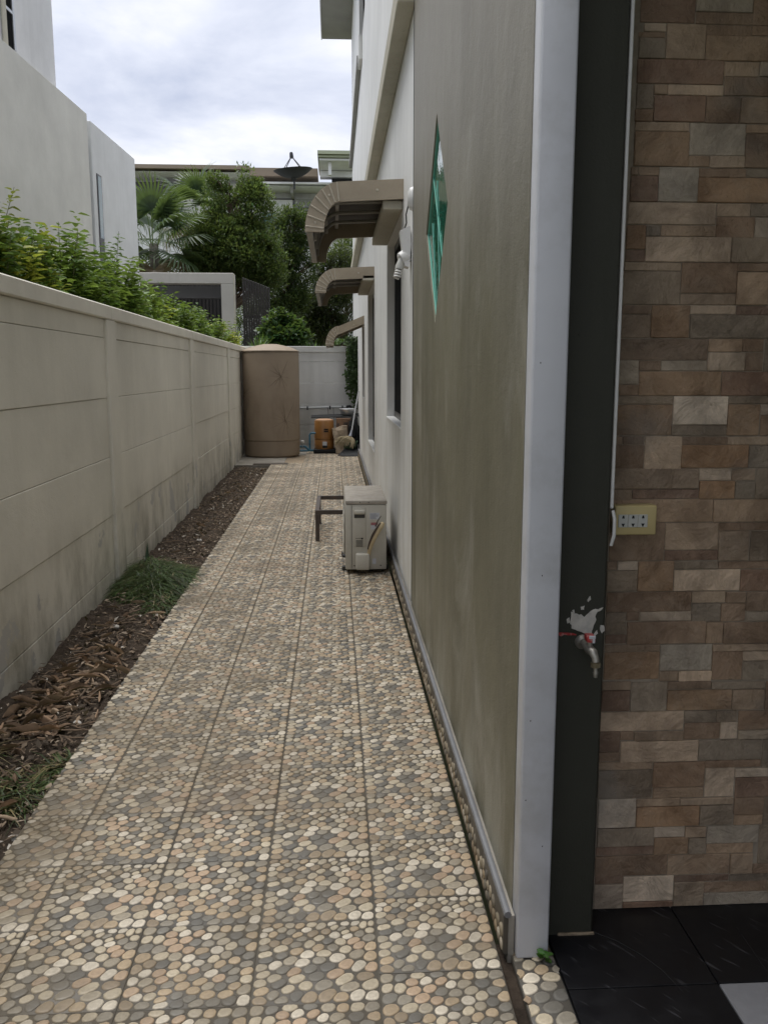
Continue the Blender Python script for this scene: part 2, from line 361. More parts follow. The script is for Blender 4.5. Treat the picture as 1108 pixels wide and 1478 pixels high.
# soil strip between boundary wall and path ------------------------
def soil():
    nx, ny = 34, 460; xs = np.linspace(-1.62, -.955, nx); ys = np.linspace(.4, 13.62, ny); V = []
    for y in ys:
        for x in xs:
            h = -.055+.022*mnoise.fractal(Vector((x*7, y*7, 1)), .9, 2, 5)+.012*mnoise.noise(Vector((x*30, y*30, 4)))
            h += .05*math.exp(-((x+1.47)/.12)**2)*(.5+mnoise.noise(Vector((0, y*1.5, 0))))
            h += .05*math.exp(-((x+1.22)/.25)**2-((y-5.9)/.6)**2)
            V.append((x, y, min(h, -.02 if x > -1.02 else .1)))
    i = np.arange((ny-1)*(nx-1)); r, c = i//(nx-1), i % (nx-1); a = r*nx+c
    return npmesh('soil', V, np.stack([a, a+1, a+nx+1, a+nx], 1), 'soil', sm=True)
struct(soil())
# ------------------------------------------------------------------ pebble tiles
TS = .30
PAL = [((.49, .42, .305), 6), ((.41, .315, .205), 5), ((.42, .305, .205), 3), ((.34, .295, .22), 4), ((.24, .215, .17), 4), ((.165, .155, .132), 3), ((.125, .12, .107), 2), ((.56, .50, .40), 4), ((.28, .22, .15), 3)]
def pebble_layout(seed, n=92, T=TS):
    r = random.Random(seed); k = int(math.sqrt(n)); pts = []
    def warp(p): return Vector((p[0], p[1]))
    pts = [Vector((r.uniform(0, T), r.uniform(0, T))) for _ in range(n)]
    A = Matrix(((1.0, .12), (.12, .86)))                     # pebbles lie slightly drawn out
    m0 = .0016
    def cell(i):
        P = [Vector((m0, m0)), Vector((T-m0, m0)), Vector((T-m0, T-m0)), Vector((m0, T-m0))]; p = pts[i]
        for j, q in enumerate(pts):
            if j == i or (q-p).length > .14: continue
            d = A.inverted() @ (q-p); nrm = A.inverted().transposed() @ d; mid = (p+q)/2; out = []
            for a, b in zip(P, P[1:]+P[:1]):
                da, db = (a-mid).dot(nrm), (b-mid).dot(nrm)
                if da <= 0: out.append(a)
                if da*db < 0: out.append(a.lerp(b, da/(da-db)))
            P = out
            if len(P) < 3: return None
        return P
    def area_c(P):
        s = 0; c = Vector((0, 0))
        for a, b in zip(P, P[1:]+P[:1]):
            w_ = a.x*b.y-b.x*a.y; s += w_; c += (a+b)*w_
        return abs(s)/2, c/(3*s)
    for it in range(9):
        for i in range(n):
            P = cell(i)
            if P: pts[i] = pts[i].lerp(area_c(P)[1], .75 if it > 1 else .9)
    res = []
    for i in range(n):
        P = cell(i)
        if not P: continue
        ar, c = area_c(P); D = []; NA = 14
        cxx = cxy = cyy = 0
        for a, b in zip(P, P[1:]+P[:1]):
            for t in (0, .33, .66):
                q = a.lerp(b, t)-c; cxx += q.x*q.x; cxy += q.x*q.y; cyy += q.y*q.y
        th = .5*math.atan2(2*cxy, cxx-cyy)
        def dist(u):
            best = 1
            for a, b in zip(P, P[1:]+P[:1]):
                e = b-a; nn = Vector((e.y, -e.x)); den = u.dot(nn)
                if abs(den) > 1e-9:
                    t = (a-c).dot(nn)/den
                    if t > 0: best = min(best, t)
            return best
        ax = .5*(dist(Vector((math.cos(th), math.sin(th))))+dist(-Vector((math.cos(th), math.sin(th)))))
        bx = .5*(dist(Vector((-math.sin(th), math.cos(th))))+dist(Vector((math.sin(th), -math.cos(th)))))
        rr = []
        for kk in range(NA):
            ang = 2*math.pi*kk/NA; u = Vector((math.cos(ang), math.sin(ang))); ca, sa = math.cos(ang-th), math.sin(ang-th)
            el = ax*bx/math.sqrt((bx*ca)**2+(ax*sa)**2); rr.append(min(el*.55+dist(u)*.45, dist(u)*1.0)-.0007)
        rr = [(rr[k-1]+2*rr[k]+rr[(k+1) % NA])/4*(1+.03*r.uniform(-1, 1)) for k in range(NA)]
        sc_ = r.choice([1, 1, 1, .98, .95, .90])
        tot = sum(w_ for _, w_ in PAL); pick = r.uniform(0, tot)
        for cc, w_ in PAL:
            pick -= w_
            if pick <= 0: break
        j = r.uniform(.92, 1.26); cc = tuple(x*j for x in cc)
        res.append((c, [x*sc_ for x in rr], cc, r.random(), r.uniform(.0030, .0046)))
    return res
LAY = pebble_layout(5); LAY2 = pebble_layout(23)
def pebble_geo(c, rr, cc, ring, h, z0, clip=None, rings=True):
    n = len(rr); V = []; C = []; F4 = []
    prof = [(1.0, 0, .36), (.92, .55*h, .98+.12*ring), (.80, .85*h, 1.05+.08*ring), (.58, .96*h, .94-.06*ring), (.0, h, .97)] if rings else [(1.0, 0, .36), (.86, .75*h, 1.12), (0, h, .95)]
    for f, z, s in prof:
        if f == 0: V.append((c.x, c.y, z0+z)); C.append([x*s for x in cc]); continue
        for k in range(n):
            a = 2*math.pi*k/n; x, y = c.x+rr[k]*f*math.cos(a), c.y+rr[k]*f*math.sin(a)
            if clip: x = min(max(x, clip[0]), clip[1])
            V.append((x, y, z0+z)); C.append([v*s for v in cc])
    m = len(prof)-1
    for q in range(m-1):
        for k in range(n): F4.append((q*n+k, q*n+(k+1) % n, (q+1)*n+(k+1) % n, (q+1)*n+k))
    for k in range(n): F4.append(((m-1)*n+k, (m-1)*n+(k+1) % n, m*n))
    return V, F4, C
GR = (.078, .072, .062)
def tile_base(x0, x1, y0=0, y1=TS, e=.0005):
    V = [(x0+e, y0+e, -.012), (x1-e, y0+e, -.012), (x1-e, y1-e, -.012), (x0+e, y1-e, -.012)]
    b = .0015; V += [(x0+e, y0+e, -b), (x1-e, y0+e, -b), (x1-e, y1-e, -b), (x0+e, y1-e, -b)]
    V += [(x0+e+b, y0+e+b, 0), (x1-e-b, y0+e+b, 0), (x1-e-b, y1-e-b, 0), (x0+e+b, y1-e-b, 0)]
    F = []
    for q in (0, 4):
        for k in range(4): F.append((q+k, q+(k+1) % 4, q+4+(k+1) % 4, q+4+k))
    F.append((8, 9, 10, 11)); return V, F, [GR]*12
def tile_mesh(name, clip=None, peb=True, rings=True, lay=None):
    x0, x1 = clip or (0, TS); V, F, C = tile_base(x0, x1)
    if peb:
        for c, rr, cc, ring, h in (lay or LAY):
            if c.x+max(rr)*.4 < x0+.004 or c.x-max(rr)*.4 > x1-.004: continue
            v, f, k = pebble_geo(c, rr, cc, ring, h, -.0004, (x0+.003, x1-.003) if clip else None, rings)
            o = len(V); V += v; C += k; F += [tuple(i+o for i in q) for q in f]
    me = bpy.data.meshes.new(name); me.from_pydata(V, [], F)
    a = me.color_attributes.new('Col', 'FLOAT_COLOR', 'POINT'); cc = np.ones((len(V), 4), dtype=np.float32); cc[:, :3] = C; a.data.foreach_set('color', cc.ravel())
    me.materials.append(MT['pebble']); smooth(me, 50); return me
MT['tile_grout'] = simple('tile_grout', (.10, .088, .068), .95, .4, 30)
path = struct(obj('path', B().box(-1.0, .385, .3, 13.55, -.16, -.0014), 'tile_grout', sm=False))
tm_hi, tm_lo, tm_base = tile_mesh('tile'), tile_mesh('tile', rings=False), tile_mesh('tile', peb=False)
tm_hi2, tm_lo2 = tile_mesh('tile', lay=LAY2), tile_mesh('tile', rings=False, lay=LAY2)
tm_edge, tm_edge_lo = tile_mesh('tile', (.105, TS)), tile_mesh('tile', (.105, TS), rings=False)
peb_me = []
for c, rr, cc, ring, h in LAY:
    v, f, k = pebble_geo(Vector((0, 0)), rr, cc, ring, h, -.0004)
    me = bpy.data.meshes.new('pebble'); me.from_pydata(v, [], f); a = me.color_attributes.new('Col', 'FLOAT_COLOR', 'POINT')
    q = np.ones((len(v), 4), dtype=np.float32); q[:, :3] = k; a.data.foreach_set('color', q.ravel()); me.materials.append(MT['pebble']); smooth(me, 50); peb_me.append((me, c))
COLX = [.095, -.205, -.505, -.805, -1.105]
near = 0
for ci, cx in enumerate(COLX):
    y = 1.787-.6-(0 if ci else -.09)
    while y < (15.7 if ci < 3 else 13.5):
        detail = y < 6.5
        if ci == 4: me = tm_edge if detail else tm_edge_lo
        elif rnd.random() < .5: me = tm_hi if detail else tm_lo
        else: me = tm_hi2 if detail else tm_lo2
        single = ci in (0, 1, 2) and 1.6 < y < 2.3 and near < 200
        t = bpy.data.objects.new('tile', tm_base if single else me); col.objects.link(t); t.parent = path
        t.location = (cx, y, rnd.uniform(-.0008, .0008)); t.rotation_euler = (rnd.uniform(-.002, .002), rnd.uniform(-.002, .002), 0)
        if single:
            for pm, c in peb_me:
                p = bpy.data.objects.new('pebble', pm); col.objects.link(p); p.parent = t; p.location = (c.x, c.y, 0); near += 1
        y += TS
# pebble strip beside the corner post, and sand in the joint
strip = struct(obj('threshold_strip', B().box(.392, .53, .3, 2.0, -.16, -.022), 'soil', sm=False))
for k in range(4):
    t = bpy.data.objects.new('tile', tile_mesh('tile', (.10, .1875))); t.data.materials[0] = MT['pebble_clean']; col.objects.link(t); t.parent = strip
    t.location = (.425-.10*1.2, 1.995-(k+1)*TS*1.2, 0); t.scale = (1.2, 1.2, 1.2)
# service slab under the tank ---------------------------------------
struct(obj('service_slab', B().box(-1.75, -.81, 13.56, 16.6, -.16, -.004), 'concrete', sm=False))
struct(obj('service_floor', B().box(-.809, .44, 15.2, 16.6, -.16, -.014), 'concrete', sm=False))
struct(obj('path_bed', B().box(-.809, .40, 13.55, 15.2, -.16, -.013), 'grout', sm=False))
# black carport floor -------------------------------------------------
fl = struct(obj('carport_floor', B().box(.531, 5.5, -6, 2.12, -.16, -.012), 'black', sm=False))
xs = [.533, .895, 1.26, 1.625, 1.99, 2.355, 2.72]; ysr = [2.118, 1.80, 1.435, 1.07, .705, .34]
for i in range(len(xs)-1):
    for j in range(len(ysr)-1):
        grey = (i == 1 and j == 1) or ((i+j) % 4 == 2 and j > 1)
        b = B().box(xs[i]+.0015, xs[i+1]-.0015, ysr[j+1]+.0015, ysr[j]-.0015, -.03, 0, .0015)
        obj('tile', b, 'grey_tile' if grey else 'black_tile', fl)
obj('crack', B().tube([onZ(858, 1346, .0005), onZ(890, 1358, .0005), onZ(925, 1378, .0005), onZ(955, 1400, .0005), onZ(985, 1432, .0005)], .0006, 4), 'black_rubber', fl)
obj('seam', B().tube([onZ(1062, 1338, .0005), onZ(1108, 1405, .0005)], .0006, 4), 'black_rubber', fl)
# far street beyond is only ground; garden soil behind the back wall
struct(obj('garden_bed', B().box(-8, 6, 16.75, 24, -.2, -.02), 'soil', sm=False))
# ================================================================== THE HOUSE ON THE RIGHT
house = thing('house', 'two storey house with white streaked side wall and olive front section along the path', 'house', (.44, 10, 0))
WX = .44
def wall_holes(name, mat, y0, y1, z0, z1, holes, depth, x=WX, parent=house):
    ys = sorted({y0, y1, *[h[0] for h in holes], *[h[1] for h in holes]}); zs = sorted({z0, z1, *[h[2] for h in holes], *[h[3] for h in holes]})
    b = B(); inh = lambda y, z: any(h[0] < y < h[1] and h[2] < z < h[3] for h in holes)
    for a, c in zip(ys, ys[1:]):
        for d, e_ in zip(zs, zs[1:]):
            if not inh((a+c)/2, (d+e_)/2): b.poly([(x, a, d), (x, c, d), (x, c, e_), (x, a, e_)])
    for a, c, d, e_ in holes:
        X = x+depth
        b.poly([(x, a, d), (X, a, d), (X, a, e_), (x, a, e_)]); b.poly([(x, c, d), (X, c, d), (X, c, e_), (x, c, e_)])
        b.poly([(x, a, d), (x, c, d), (X, c, d), (X, a, d)]); b.poly([(x, a, e_), (x, c, e_), (X, c, e_), (X, a, e_)])
    b.poly([(x, y1, z0), (x+6, y1, z0), (x+6, y1, z1), (x, y1, z1)]); b.poly([(x, y0, z0), (x+.3, y0, z0), (x+.3, y0, z1), (x, y0, z1)])
    bmesh.ops.remove_doubles(b.bm, verts=b.bm.verts[:], dist=.0005)
    return obj(name, b, mat, parent, sm=False)
WIN = [(5.78, 7.30, 1.06, 2.44), (9.62, 11.35, .55, 2.40), (12.75, 13.6, 1.05, 2.12)]
UP = [(12.1, 14.5, 6.12, 8.3)]
wall_holes('side_wall', 'white', 4.83, 20.0, -.1, 8.62, WIN+UP, .062)
for i, (a, c, d, e_) in enumerate(WIN+UP):
    wdw = obj('window', B().box(.501, .54, a+.001, a+.05, d+.001, e_-.001).box(.501, .54, c-.05, c-.001, d+.001, e_-.001).box(.501, .54, a+.05, c-.05, d+.001, d+.05).box(.501, .54, a+.05, c-.05, e_-.05, e_-.001).box(.503, .538, (a+c)/2-.025, (a+c)/2+.025, d+.05, e_-.05), 'dark_frame', house, sm=False)
    obj('pane', B().box(.507, .513, a+.05, (a+c)/2-.025, d+.05, e_-.05), 'dark_screen', wdw, sm=False)
    obj('pane', B().box(.507, .513, (a+c)/2+.025, c-.05, d+.05, e_-.05), 'dark_screen', wdw, sm=False)
    if i < 2: obj('sill', B().box(.434, .50, a+.001, c-.001, d-.012, d+.006, .003), 'white', wdw)
# solid core so no light leaks through
obj('core', B().box(.62, 6.4, 4.9, 19.9, .0, 8.6), 'black', house, sm=False)
for (a, c, z) in [(5.66, 7.25, 2.44), (9.55, 11.4, 2.40)]:
    obj('window_hood', B().box(.315, .4395, a, c, z, z+.055, .006), 'ledge', house)
obj('floor_ledge', B().box(.345, .4398, 4.84, 20.05, 3.325, 3.465, .006), 'ledge', house)
obj('upper_ledge', B().box(.37, .4398, 13.5, 20.05, 5.86, 5.98, .006), 'soffit', house)
obj('ledge_block', B().box(.39, .4398, 13.15, 13.62, 5.82, 6.14, .006), 'white', house)
obj('eaves', B().box(-.19, 6.6, 4.0, 20.4, 8.62, 8.86, .01), 'soffit', house)
obj('fascia', B().box(-.215, -.192, 4.0, 20.42, 8.61, 8.92, .004), 'greywhite', house)
obj('roof', B().prism([(-.1, 4.0, 8.86), (6.6, 4.0, 8.86), (3.2, 4.0, 10.5)], (0, 16.4, 0)), 'roof_tile', house, sm=False)
obj('corner_cable', B().tube([(.436, 4.825, .13), (.436, 4.828, 4), (.436, 4.825, 8.6)], .006, 6), 'black_rubber', house)
# olive section with the diamond opening --------------------------------
OX = .432; DC = (3.77, 2.06); DY, DZ = .385, .425
def olive():
    b = B(); y0, y1, z0, z1 = 1.965, 4.815, -.1, 8.62
    dm = [(DC[0]-DY, DC[1]), (DC[0], DC[1]-DZ), (DC[0]+DY, DC[1]), (DC[0], DC[1]+DZ)]   # near, bottom, far, top
    q = lambda y, z, x=OX: (x, y, z)
    b.poly([q(y0, z0), q(DC[0], z0), q(*dm[1]), q(*dm[0]), q(y0, DC[1])]); b.poly([q(DC[0], z0), q(y1, z0), q(y1, DC[1]), q(*dm[2]), q(*dm[1])])
    b.poly([q(y0, DC[1]), q(*dm[0]), q(*dm[3]), q(DC[0], z1), q(y0, z1)]); b.poly([q(DC[0], z1), q(*dm[3]), q(*dm[2]), q(y1, DC[1]), q(y1, z1)])
    for a, c in zip(dm, dm[1:]+dm[:1]): b.poly([q(*a), q(*c), q(*c, OX+.022), q(*a, OX+.022)])
    b.poly([q(y1, z0), q(y1, z0, .46), q(y1, z1, .46), q(y1, z1)]); b.poly([q(y0, z0), q(y0, z0, .50), q(y0, z1, .50), q(y0, z1)])
    bmesh.ops.remove_doubles(b.bm, verts=b.bm.verts[:], dist=.0005)
    return obj('olive_wall', b, 'olive', house, sm=False)
olive()
obj('olive_core', B().box(.62, 3.0, 2.14, 4.9, 0, 8.6), 'black', house, sm=False)
GX = OX+.012
dw = obj('diamond_window', B().prism([(GX, DC[0]-DY-.01, DC[1]), (GX, DC[0], DC[1]-DZ-.01), (GX, DC[0]+DY+.01, DC[1]), (GX, DC[0], DC[1]+DZ+.01)], (.008, 0, 0)), 'glass_green', house, sm=False)
dp = lambda a, c: (GX-.002, DC[0]+a*DY, DC[1]+c*DZ)
for p, q in [((.5, .5), (-.5, -.5)), ((.15, .4), (-.2, -.75)), ((.55, .05), (.1, -.85))]:
    obj('bevel_line', B().tube([dp(*p), dp(*q)], .0022, 5), 'glass_line', dw)
fr = B(); pts = [dp(1, 0), dp(0, 1), dp(-1, 0), dp(0, -1)]
for a, c in zip(pts, pts[1:]+pts[:1]): fr.tube([a, c], .003, 5)
obj('glass_edge', fr, 'glass_line', dw)
# skirting of pebble tile with grey trim ---------------------------------
def skirting_mesh(L):
    V, F, C = [], [], []
    V, F, C = tile_base(0, L, 0, .105)
    for c, rr, cc, ring, h in LAY:
        if c.y+max(rr) > .103: continue
        v, f, k = pebble_geo(c, rr, cc, ring, h, -.0004, None, False); o = len(V); V += v; C += k; F += [tuple(i+o for i in q) for q in f]
    me = bpy.data.meshes.new('skirting_tile'); me.from_pydata(V, [], F); a = me.color_attributes.new('Col', 'FLOAT_COLOR', 'POINT')
    q = np.ones((len(V), 4), dtype=np.float32); q[:, :3] = np.array(C)*.8; a.data.foreach_set('color', q.ravel()); me.materials.append(MT['pebble']); smooth(me, 50); return me
skm = skirting_mesh(TS); y = 1.925
while y < 15.6:
    t = bpy.data.objects.new('skirting_tile', skm); col.objects.link(t); t.parent = house
    # local x runs along -Y of the world, local y up, local z out of the wall (towards -X)
    M = Matrix(((0, 0, -1, .404), (-1, 0, 0, y+TS), (0, 1, 0, .004), (0, 0, 0, 1)))
    t.matrix_local = Matrix.Translation(-wloc(house)) @ M; y += TS
obj('skirting_bed', B().box(.4165, .4315, 1.926, 15.6, -.02, .108), 'concrete', house, sm=False)
obj('skirting_trim', B().tube([(.414, 1.922, .113), (.414, 8, .113), (.414, 15.6, .113)], .009, 8), 'trim', house)
# corner column, stone wall ---------------------------------------------
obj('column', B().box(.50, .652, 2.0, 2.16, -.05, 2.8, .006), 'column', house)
obj('column_foot', B().box(.56, .655, 1.993, 2.0, -.002, .006, .002), 'grout', house)
TY = 2.10
sw = obj('stone_wall', B().box(.652, 3.2, TY, TY+.1, -.05, 2.8), 'stone_back', house, sm=False)
SC = dict(b=(.155, .112, .078), t=(.235, .185, .135), l=(.335, .29, .235), L=(.46, .43, .375), d=(.145, .128, .102), g=(.25, .235, .20), o=(.195, .132, .080), r=(.125, .082, .060))
CA = """205 -120 560 150 r;560 -40 930 82 g;560 82 930 162 b;930 -60 1090 168 b;225 152 368 208 l;190 208 365 245 b;190 247 365 382 d;368 158 622 388 t;625 165 920 235 b;622 237 1200 400 t;922 170 1200 236 b;180 387 740 546 r;742 402 970 498 t;972 404 1200 498 g;742 500 1200 625 b;175 546 288 705 d;290 548 377 614 t;379 550 740 620 l;287 620 620 790 r;622 625 845 800 b;847 632 1200 804 t;165 706 285 788 b;165 790 518 850 t;160 852 515 1077 o;520 798 880 1006 g;512 1008 645 1080 t;647 1010 872 1088 l;884 808 1200 865 t;878 867 1200 1090 b;140 1079 190 1136 b;192 1079 325 1136 t;135 1138 316 1306 r;318 1082 576 1308 g;579 1090 885 1150 b;887 1094 1200 1153 d;571 1152 1200 1314 o;120 1310 690 1453 l;696 1316 912 1402 t;914 1318 1200 1404 d;690 1404 938 1540 b;940 1408 1200 1540 l"""
CB = """155 22 282 180 o;284 25 377 96 d;379 25 735 97 t;150 182 276 260 r;278 99 830 262 l;833 104 1160 266 d;140 264 508 318 t;132 320 504 537 d;511 265 870 464 b;504 466 862 538 t;874 268 1160 324 b;866 327 1068 540 t;1070 327 1160 540 l;125 540 312 598 b;122 600 312 752 t;315 540 563 752 o;568 541 864 599 l;866 545 1160 604 r;566 602 1160 755 d;112 757 682 896 b;686 757 905 842 t;907 757 1042 842 b;682 845 920 965 l;922 845 1038 966 b;1046 760 1160 970 d;100 898 235 1050 g;237 898 380 964 b;382 900 672 963 g;95 1052 234 1124 b;237 967 768 1125 o;771 970 1160 1126 r;90 1126 456 1180 d;85 1182 450 1380 o;457 1128 808 1312 L;446 1314 802 1382 d;810 1128 1160 1177 d;806 1180 1014 1382 o;1020 1180 1160 1245 l;1020 1247 1160 1382 b;80 1386 130 1440 t;132 1386 270 1440 b;272 1386 512 1610 l;514 1388 805 1440 b;807 1388 1160 1442 t;78 1442 268 1610 b"""
CC_ = """538 8 958 152 o;960 10 1180 152 d;110 155 648 284 t;650 154 853 231 l;855 158 1003 232 t;650 234 872 346 o;875 234 1000 348 d;1006 155 1180 350 d;105 286 230 360 t;232 286 645 347 r;98 349 736 494 t;738 350 1180 492 t;88 497 434 735 b;438 496 772 667 t;434 669 768 733 r;775 495 1180 545 b;771 547 962 735 t;970 548 1180 735 d;75 738 137 794 b;139 738 265 793 l;72 796 264 928 d;267 738 490 928 o;493 738 770 787 d;772 738 1180 785 b;493 790 906 923 l;909 788 1180 925 r;70 931 602 1055 b;605 926 815 998 t;817 930 942 998 b;603 1001 785 1115 d;787 1001 940 1115 b;946 928 1180 1050 b;946 1052 1180 1113 g;65 1058 195 1196 d;197 1056 276 1112 b;278 1053 602 1112 l;197 1115 692 1255 b;694 1118 800 1253 t;802 1118 1180 1252 b;62 1198 194 1256 r;60 1259 405 1305 t;55 1307 402 1480 o;406 1258 730 1423 g;734 1255 1180 1299 t;731 1302 920 1480 b;924 1300 1180 1360 l;924 1362 1180 1480 d;402 1426 520 1490 t;522 1426 728 1490 l"""
CD = """80 54 250 104 t;76 106 246 231 r;250 56 464 231 g;466 52 725 99 b;727 54 1042 98 d;466 102 848 223 o;850 100 1040 221 t;1046 52 1160 221 b;70 233 564 346 l;568 225 755 295 d;757 225 880 293 d;566 297 776 396 b;778 295 881 392 l;886 225 1160 339 b;886 341 1160 393 g;65 349 187 470 r;189 349 268 401 b;270 349 562 403 t;190 405 648 528 l;650 398 1022 517 d;62 472 186 527 b;690 519 1020 563 b;1027 395 1160 562 d;60 529 380 577 t;58 579 378 746 d;382 530 688 680 b;381 682 680 742 t;690 565 862 735 l;868 565 1160 617 l;868 619 1160 736 r;58 748 280 918 L;283 745 540 790 t;542 742 857 782 t;283 792 655 910 o;657 785 850 901 d;860 738 1036 838 b;860 840 1028 901 t;1030 742 1160 900 d;52 920 384 1028 d;386 912 570 975 l;572 912 696 975 t;700 905 1004 1010 g;388 977 590 1077 o;592 977 694 1074 d;698 1012 974 1070 t;45 1030 385 1081 r;1006 902 1160 1128 d;40 1083 465 1203 b;468 1077 832 1195 t;835 1072 970 1190 t;40 1205 207 1254 r;505 1199 830 1238 r;833 1192 1160 1234 d;972 1130 1160 1190 b;35 1256 202 1402 l;206 1206 502 1354 L;202 1356 498 1400 r;504 1240 681 1397 d;684 1236 1056 1299 b;682 1301 1160 1393 g;1058 1236 1160 1299 t"""
def add_stone(x0, x1, z0, z1, c):
    dpt = rnd.uniform(.002, .006); gp = .0004
    b = B().box(x0+gp, x1-gp, TY-dpt, TY+.004, z0+gp, z1-gp, min(.0014, dpt*.4))
    for v in b.bm.verts:
        if v.co.y < TY-.0035: v.co.y += rnd.uniform(-.0008, .0008)
    o = obj('stone', b, 'stone', sw, sm=False); k = rnd.uniform(.8, 1.22); h = rnd.uniform(-.05, .05)
    setcol(o.data, (c[0]*k*(1+h), c[1]*k, c[2]*k*(1-h)))
for txt, ox, oy, s in ((CA, 878, 0, .2233), (CB, 868, 320, .2233), (CC_, 858, 640, .23), (CD, 848, 970, .2437)):
    for ent in txt.split(';'):
        a = ent.split(); x0, y0, x1, y1 = map(float, a[:4])
        ym = oy+(y0+y1)/2*s; p, q = onY(ox+x0*s, ym, TY), onY(ox+x1*s, ym, TY); xm = ox+(x0+x1)/2*s
        zt, zb_ = onY(xm, oy+y0*s, TY).z, onY(xm, oy+y1*s, TY).z
        if q.x < .66: continue
        add_stone(max(p.x, .653), q.x, max(zb_, .001), zt, [v*m for v, m in zip(SC[a[4]], (2.12, 1.88, 1.68))])
z = 0.002                                                   # the same courses go on past the frame
while z < 2.26:
    hh = rnd.uniform(.075, .12); x = 1.215+rnd.uniform(0, .02)
    while x < 1.75:
        ww = rnd.uniform(.12, .3); add_stone(x, x+ww, z, z+hh, SC[rnd.choice('bbttldgor')]); x += ww
    z += hh
# carport roof over the black floor (casts the shade on the stone wall)
cp = thing('carport_roof', 'white slab roof over the black tiled carport floor', 'roof', (3, -1, 2.8))
obj('slab', B().box(.55, 6.2, -5.5, 2.1, 2.8, 2.98, .01), 'housewhite', cp); obj('beam', B().box(.55, .75, -5.4, 2.0, 2.58, 2.8, .01), 'housewhite', cp)
cw = thing('garage_wall', 'plain white garage wall closing the carport on its far side', 'wall', (5.6, -1, 0))
obj('wall_face', B().box(5.5, 5.7, -5.4, 2.1, -.1, 2.8), 'housewhite', cw, sm=False)
# corner post ---------------------------------------------------------------
ps = thing('corner_post', 'pale grey painted square steel post standing at the wall corner', 'post', (.475, 1.95, 0))
obj('shaft', B().box(.434, .515, 1.91, 1.992, .0, 2.82, .007, 3), 'post', ps)
for z, y in ((.42, 1.935), (.30, 1.95), (.97, 1.94), (1.45, 1.94), (.62, 1.95)):
    c = B(); c.lathe([(.0, .0), (.0010, .0002), (.0013, .0005), (0, .0007)], (0, 0, 0), 7); c.xform(Matrix.Translation((.4465+rnd.uniform(0, .05), 1.9102, z)) @ Matrix.Rotation(R(90), 4, 'X') @ Matrix.Diagonal((1, 1.7, 1, 1)))
    obj('chip', c, 'black_rubber', ps)
# ================================================================== BOUNDARY WALLS
def panel_wall(root, posts, faceX, joints, top, caph, mat, length0, length1, side=1):
    """built along local +y; visible face on local x = 0, wall body towards -x"""
    for a, c in zip(posts, posts[1:]):
        a2, c2 = a+.12, c-.12
        for z0, z1 in zip(joints, joints[1:]):
            j = rnd.uniform(-.003, .003)
            obj('panel', B().box(-.10, -.022+j, a2, c2, z0+.0012, z1-.0015, .003), mat, root, local=True)
    for p in posts: obj('post', B().box(-.14, 0, p-.12, p+.12, -.15, top-caph-.001, .006), mat, root, local=True)
    for a, c in zip(posts, posts[1:]): obj('coping', B().box(-.15, .004, a+.001, c-.001, top-caph, top, .007), mat, root, local=True)
bw = thing('boundary_wall', 'long cream painted precast panel wall with posts and coping left of the path', 'wall', (-1.46, 3, 0), math.atan(.008))
panel_wall(bw, [-6.5, -4.6, -.75, 3.02, 6.57, 10.1, 13.62], 0, [-.12, .105, .47, .865, 1.26, 1.652, 1.774], 1.865, .09, 'cream', 0, 0)
kw = thing('back_wall', 'whitish panel wall with coping closing off the end of the path', 'wall', (-1.75, 16.3, 0), -math.pi/2)
panel_wall(kw, [0, 2.305], 0, [-.12, .08, .46, .84, 1.23, 1.62, 1.80], 1.90, .11, 'backwall', 0, 0)
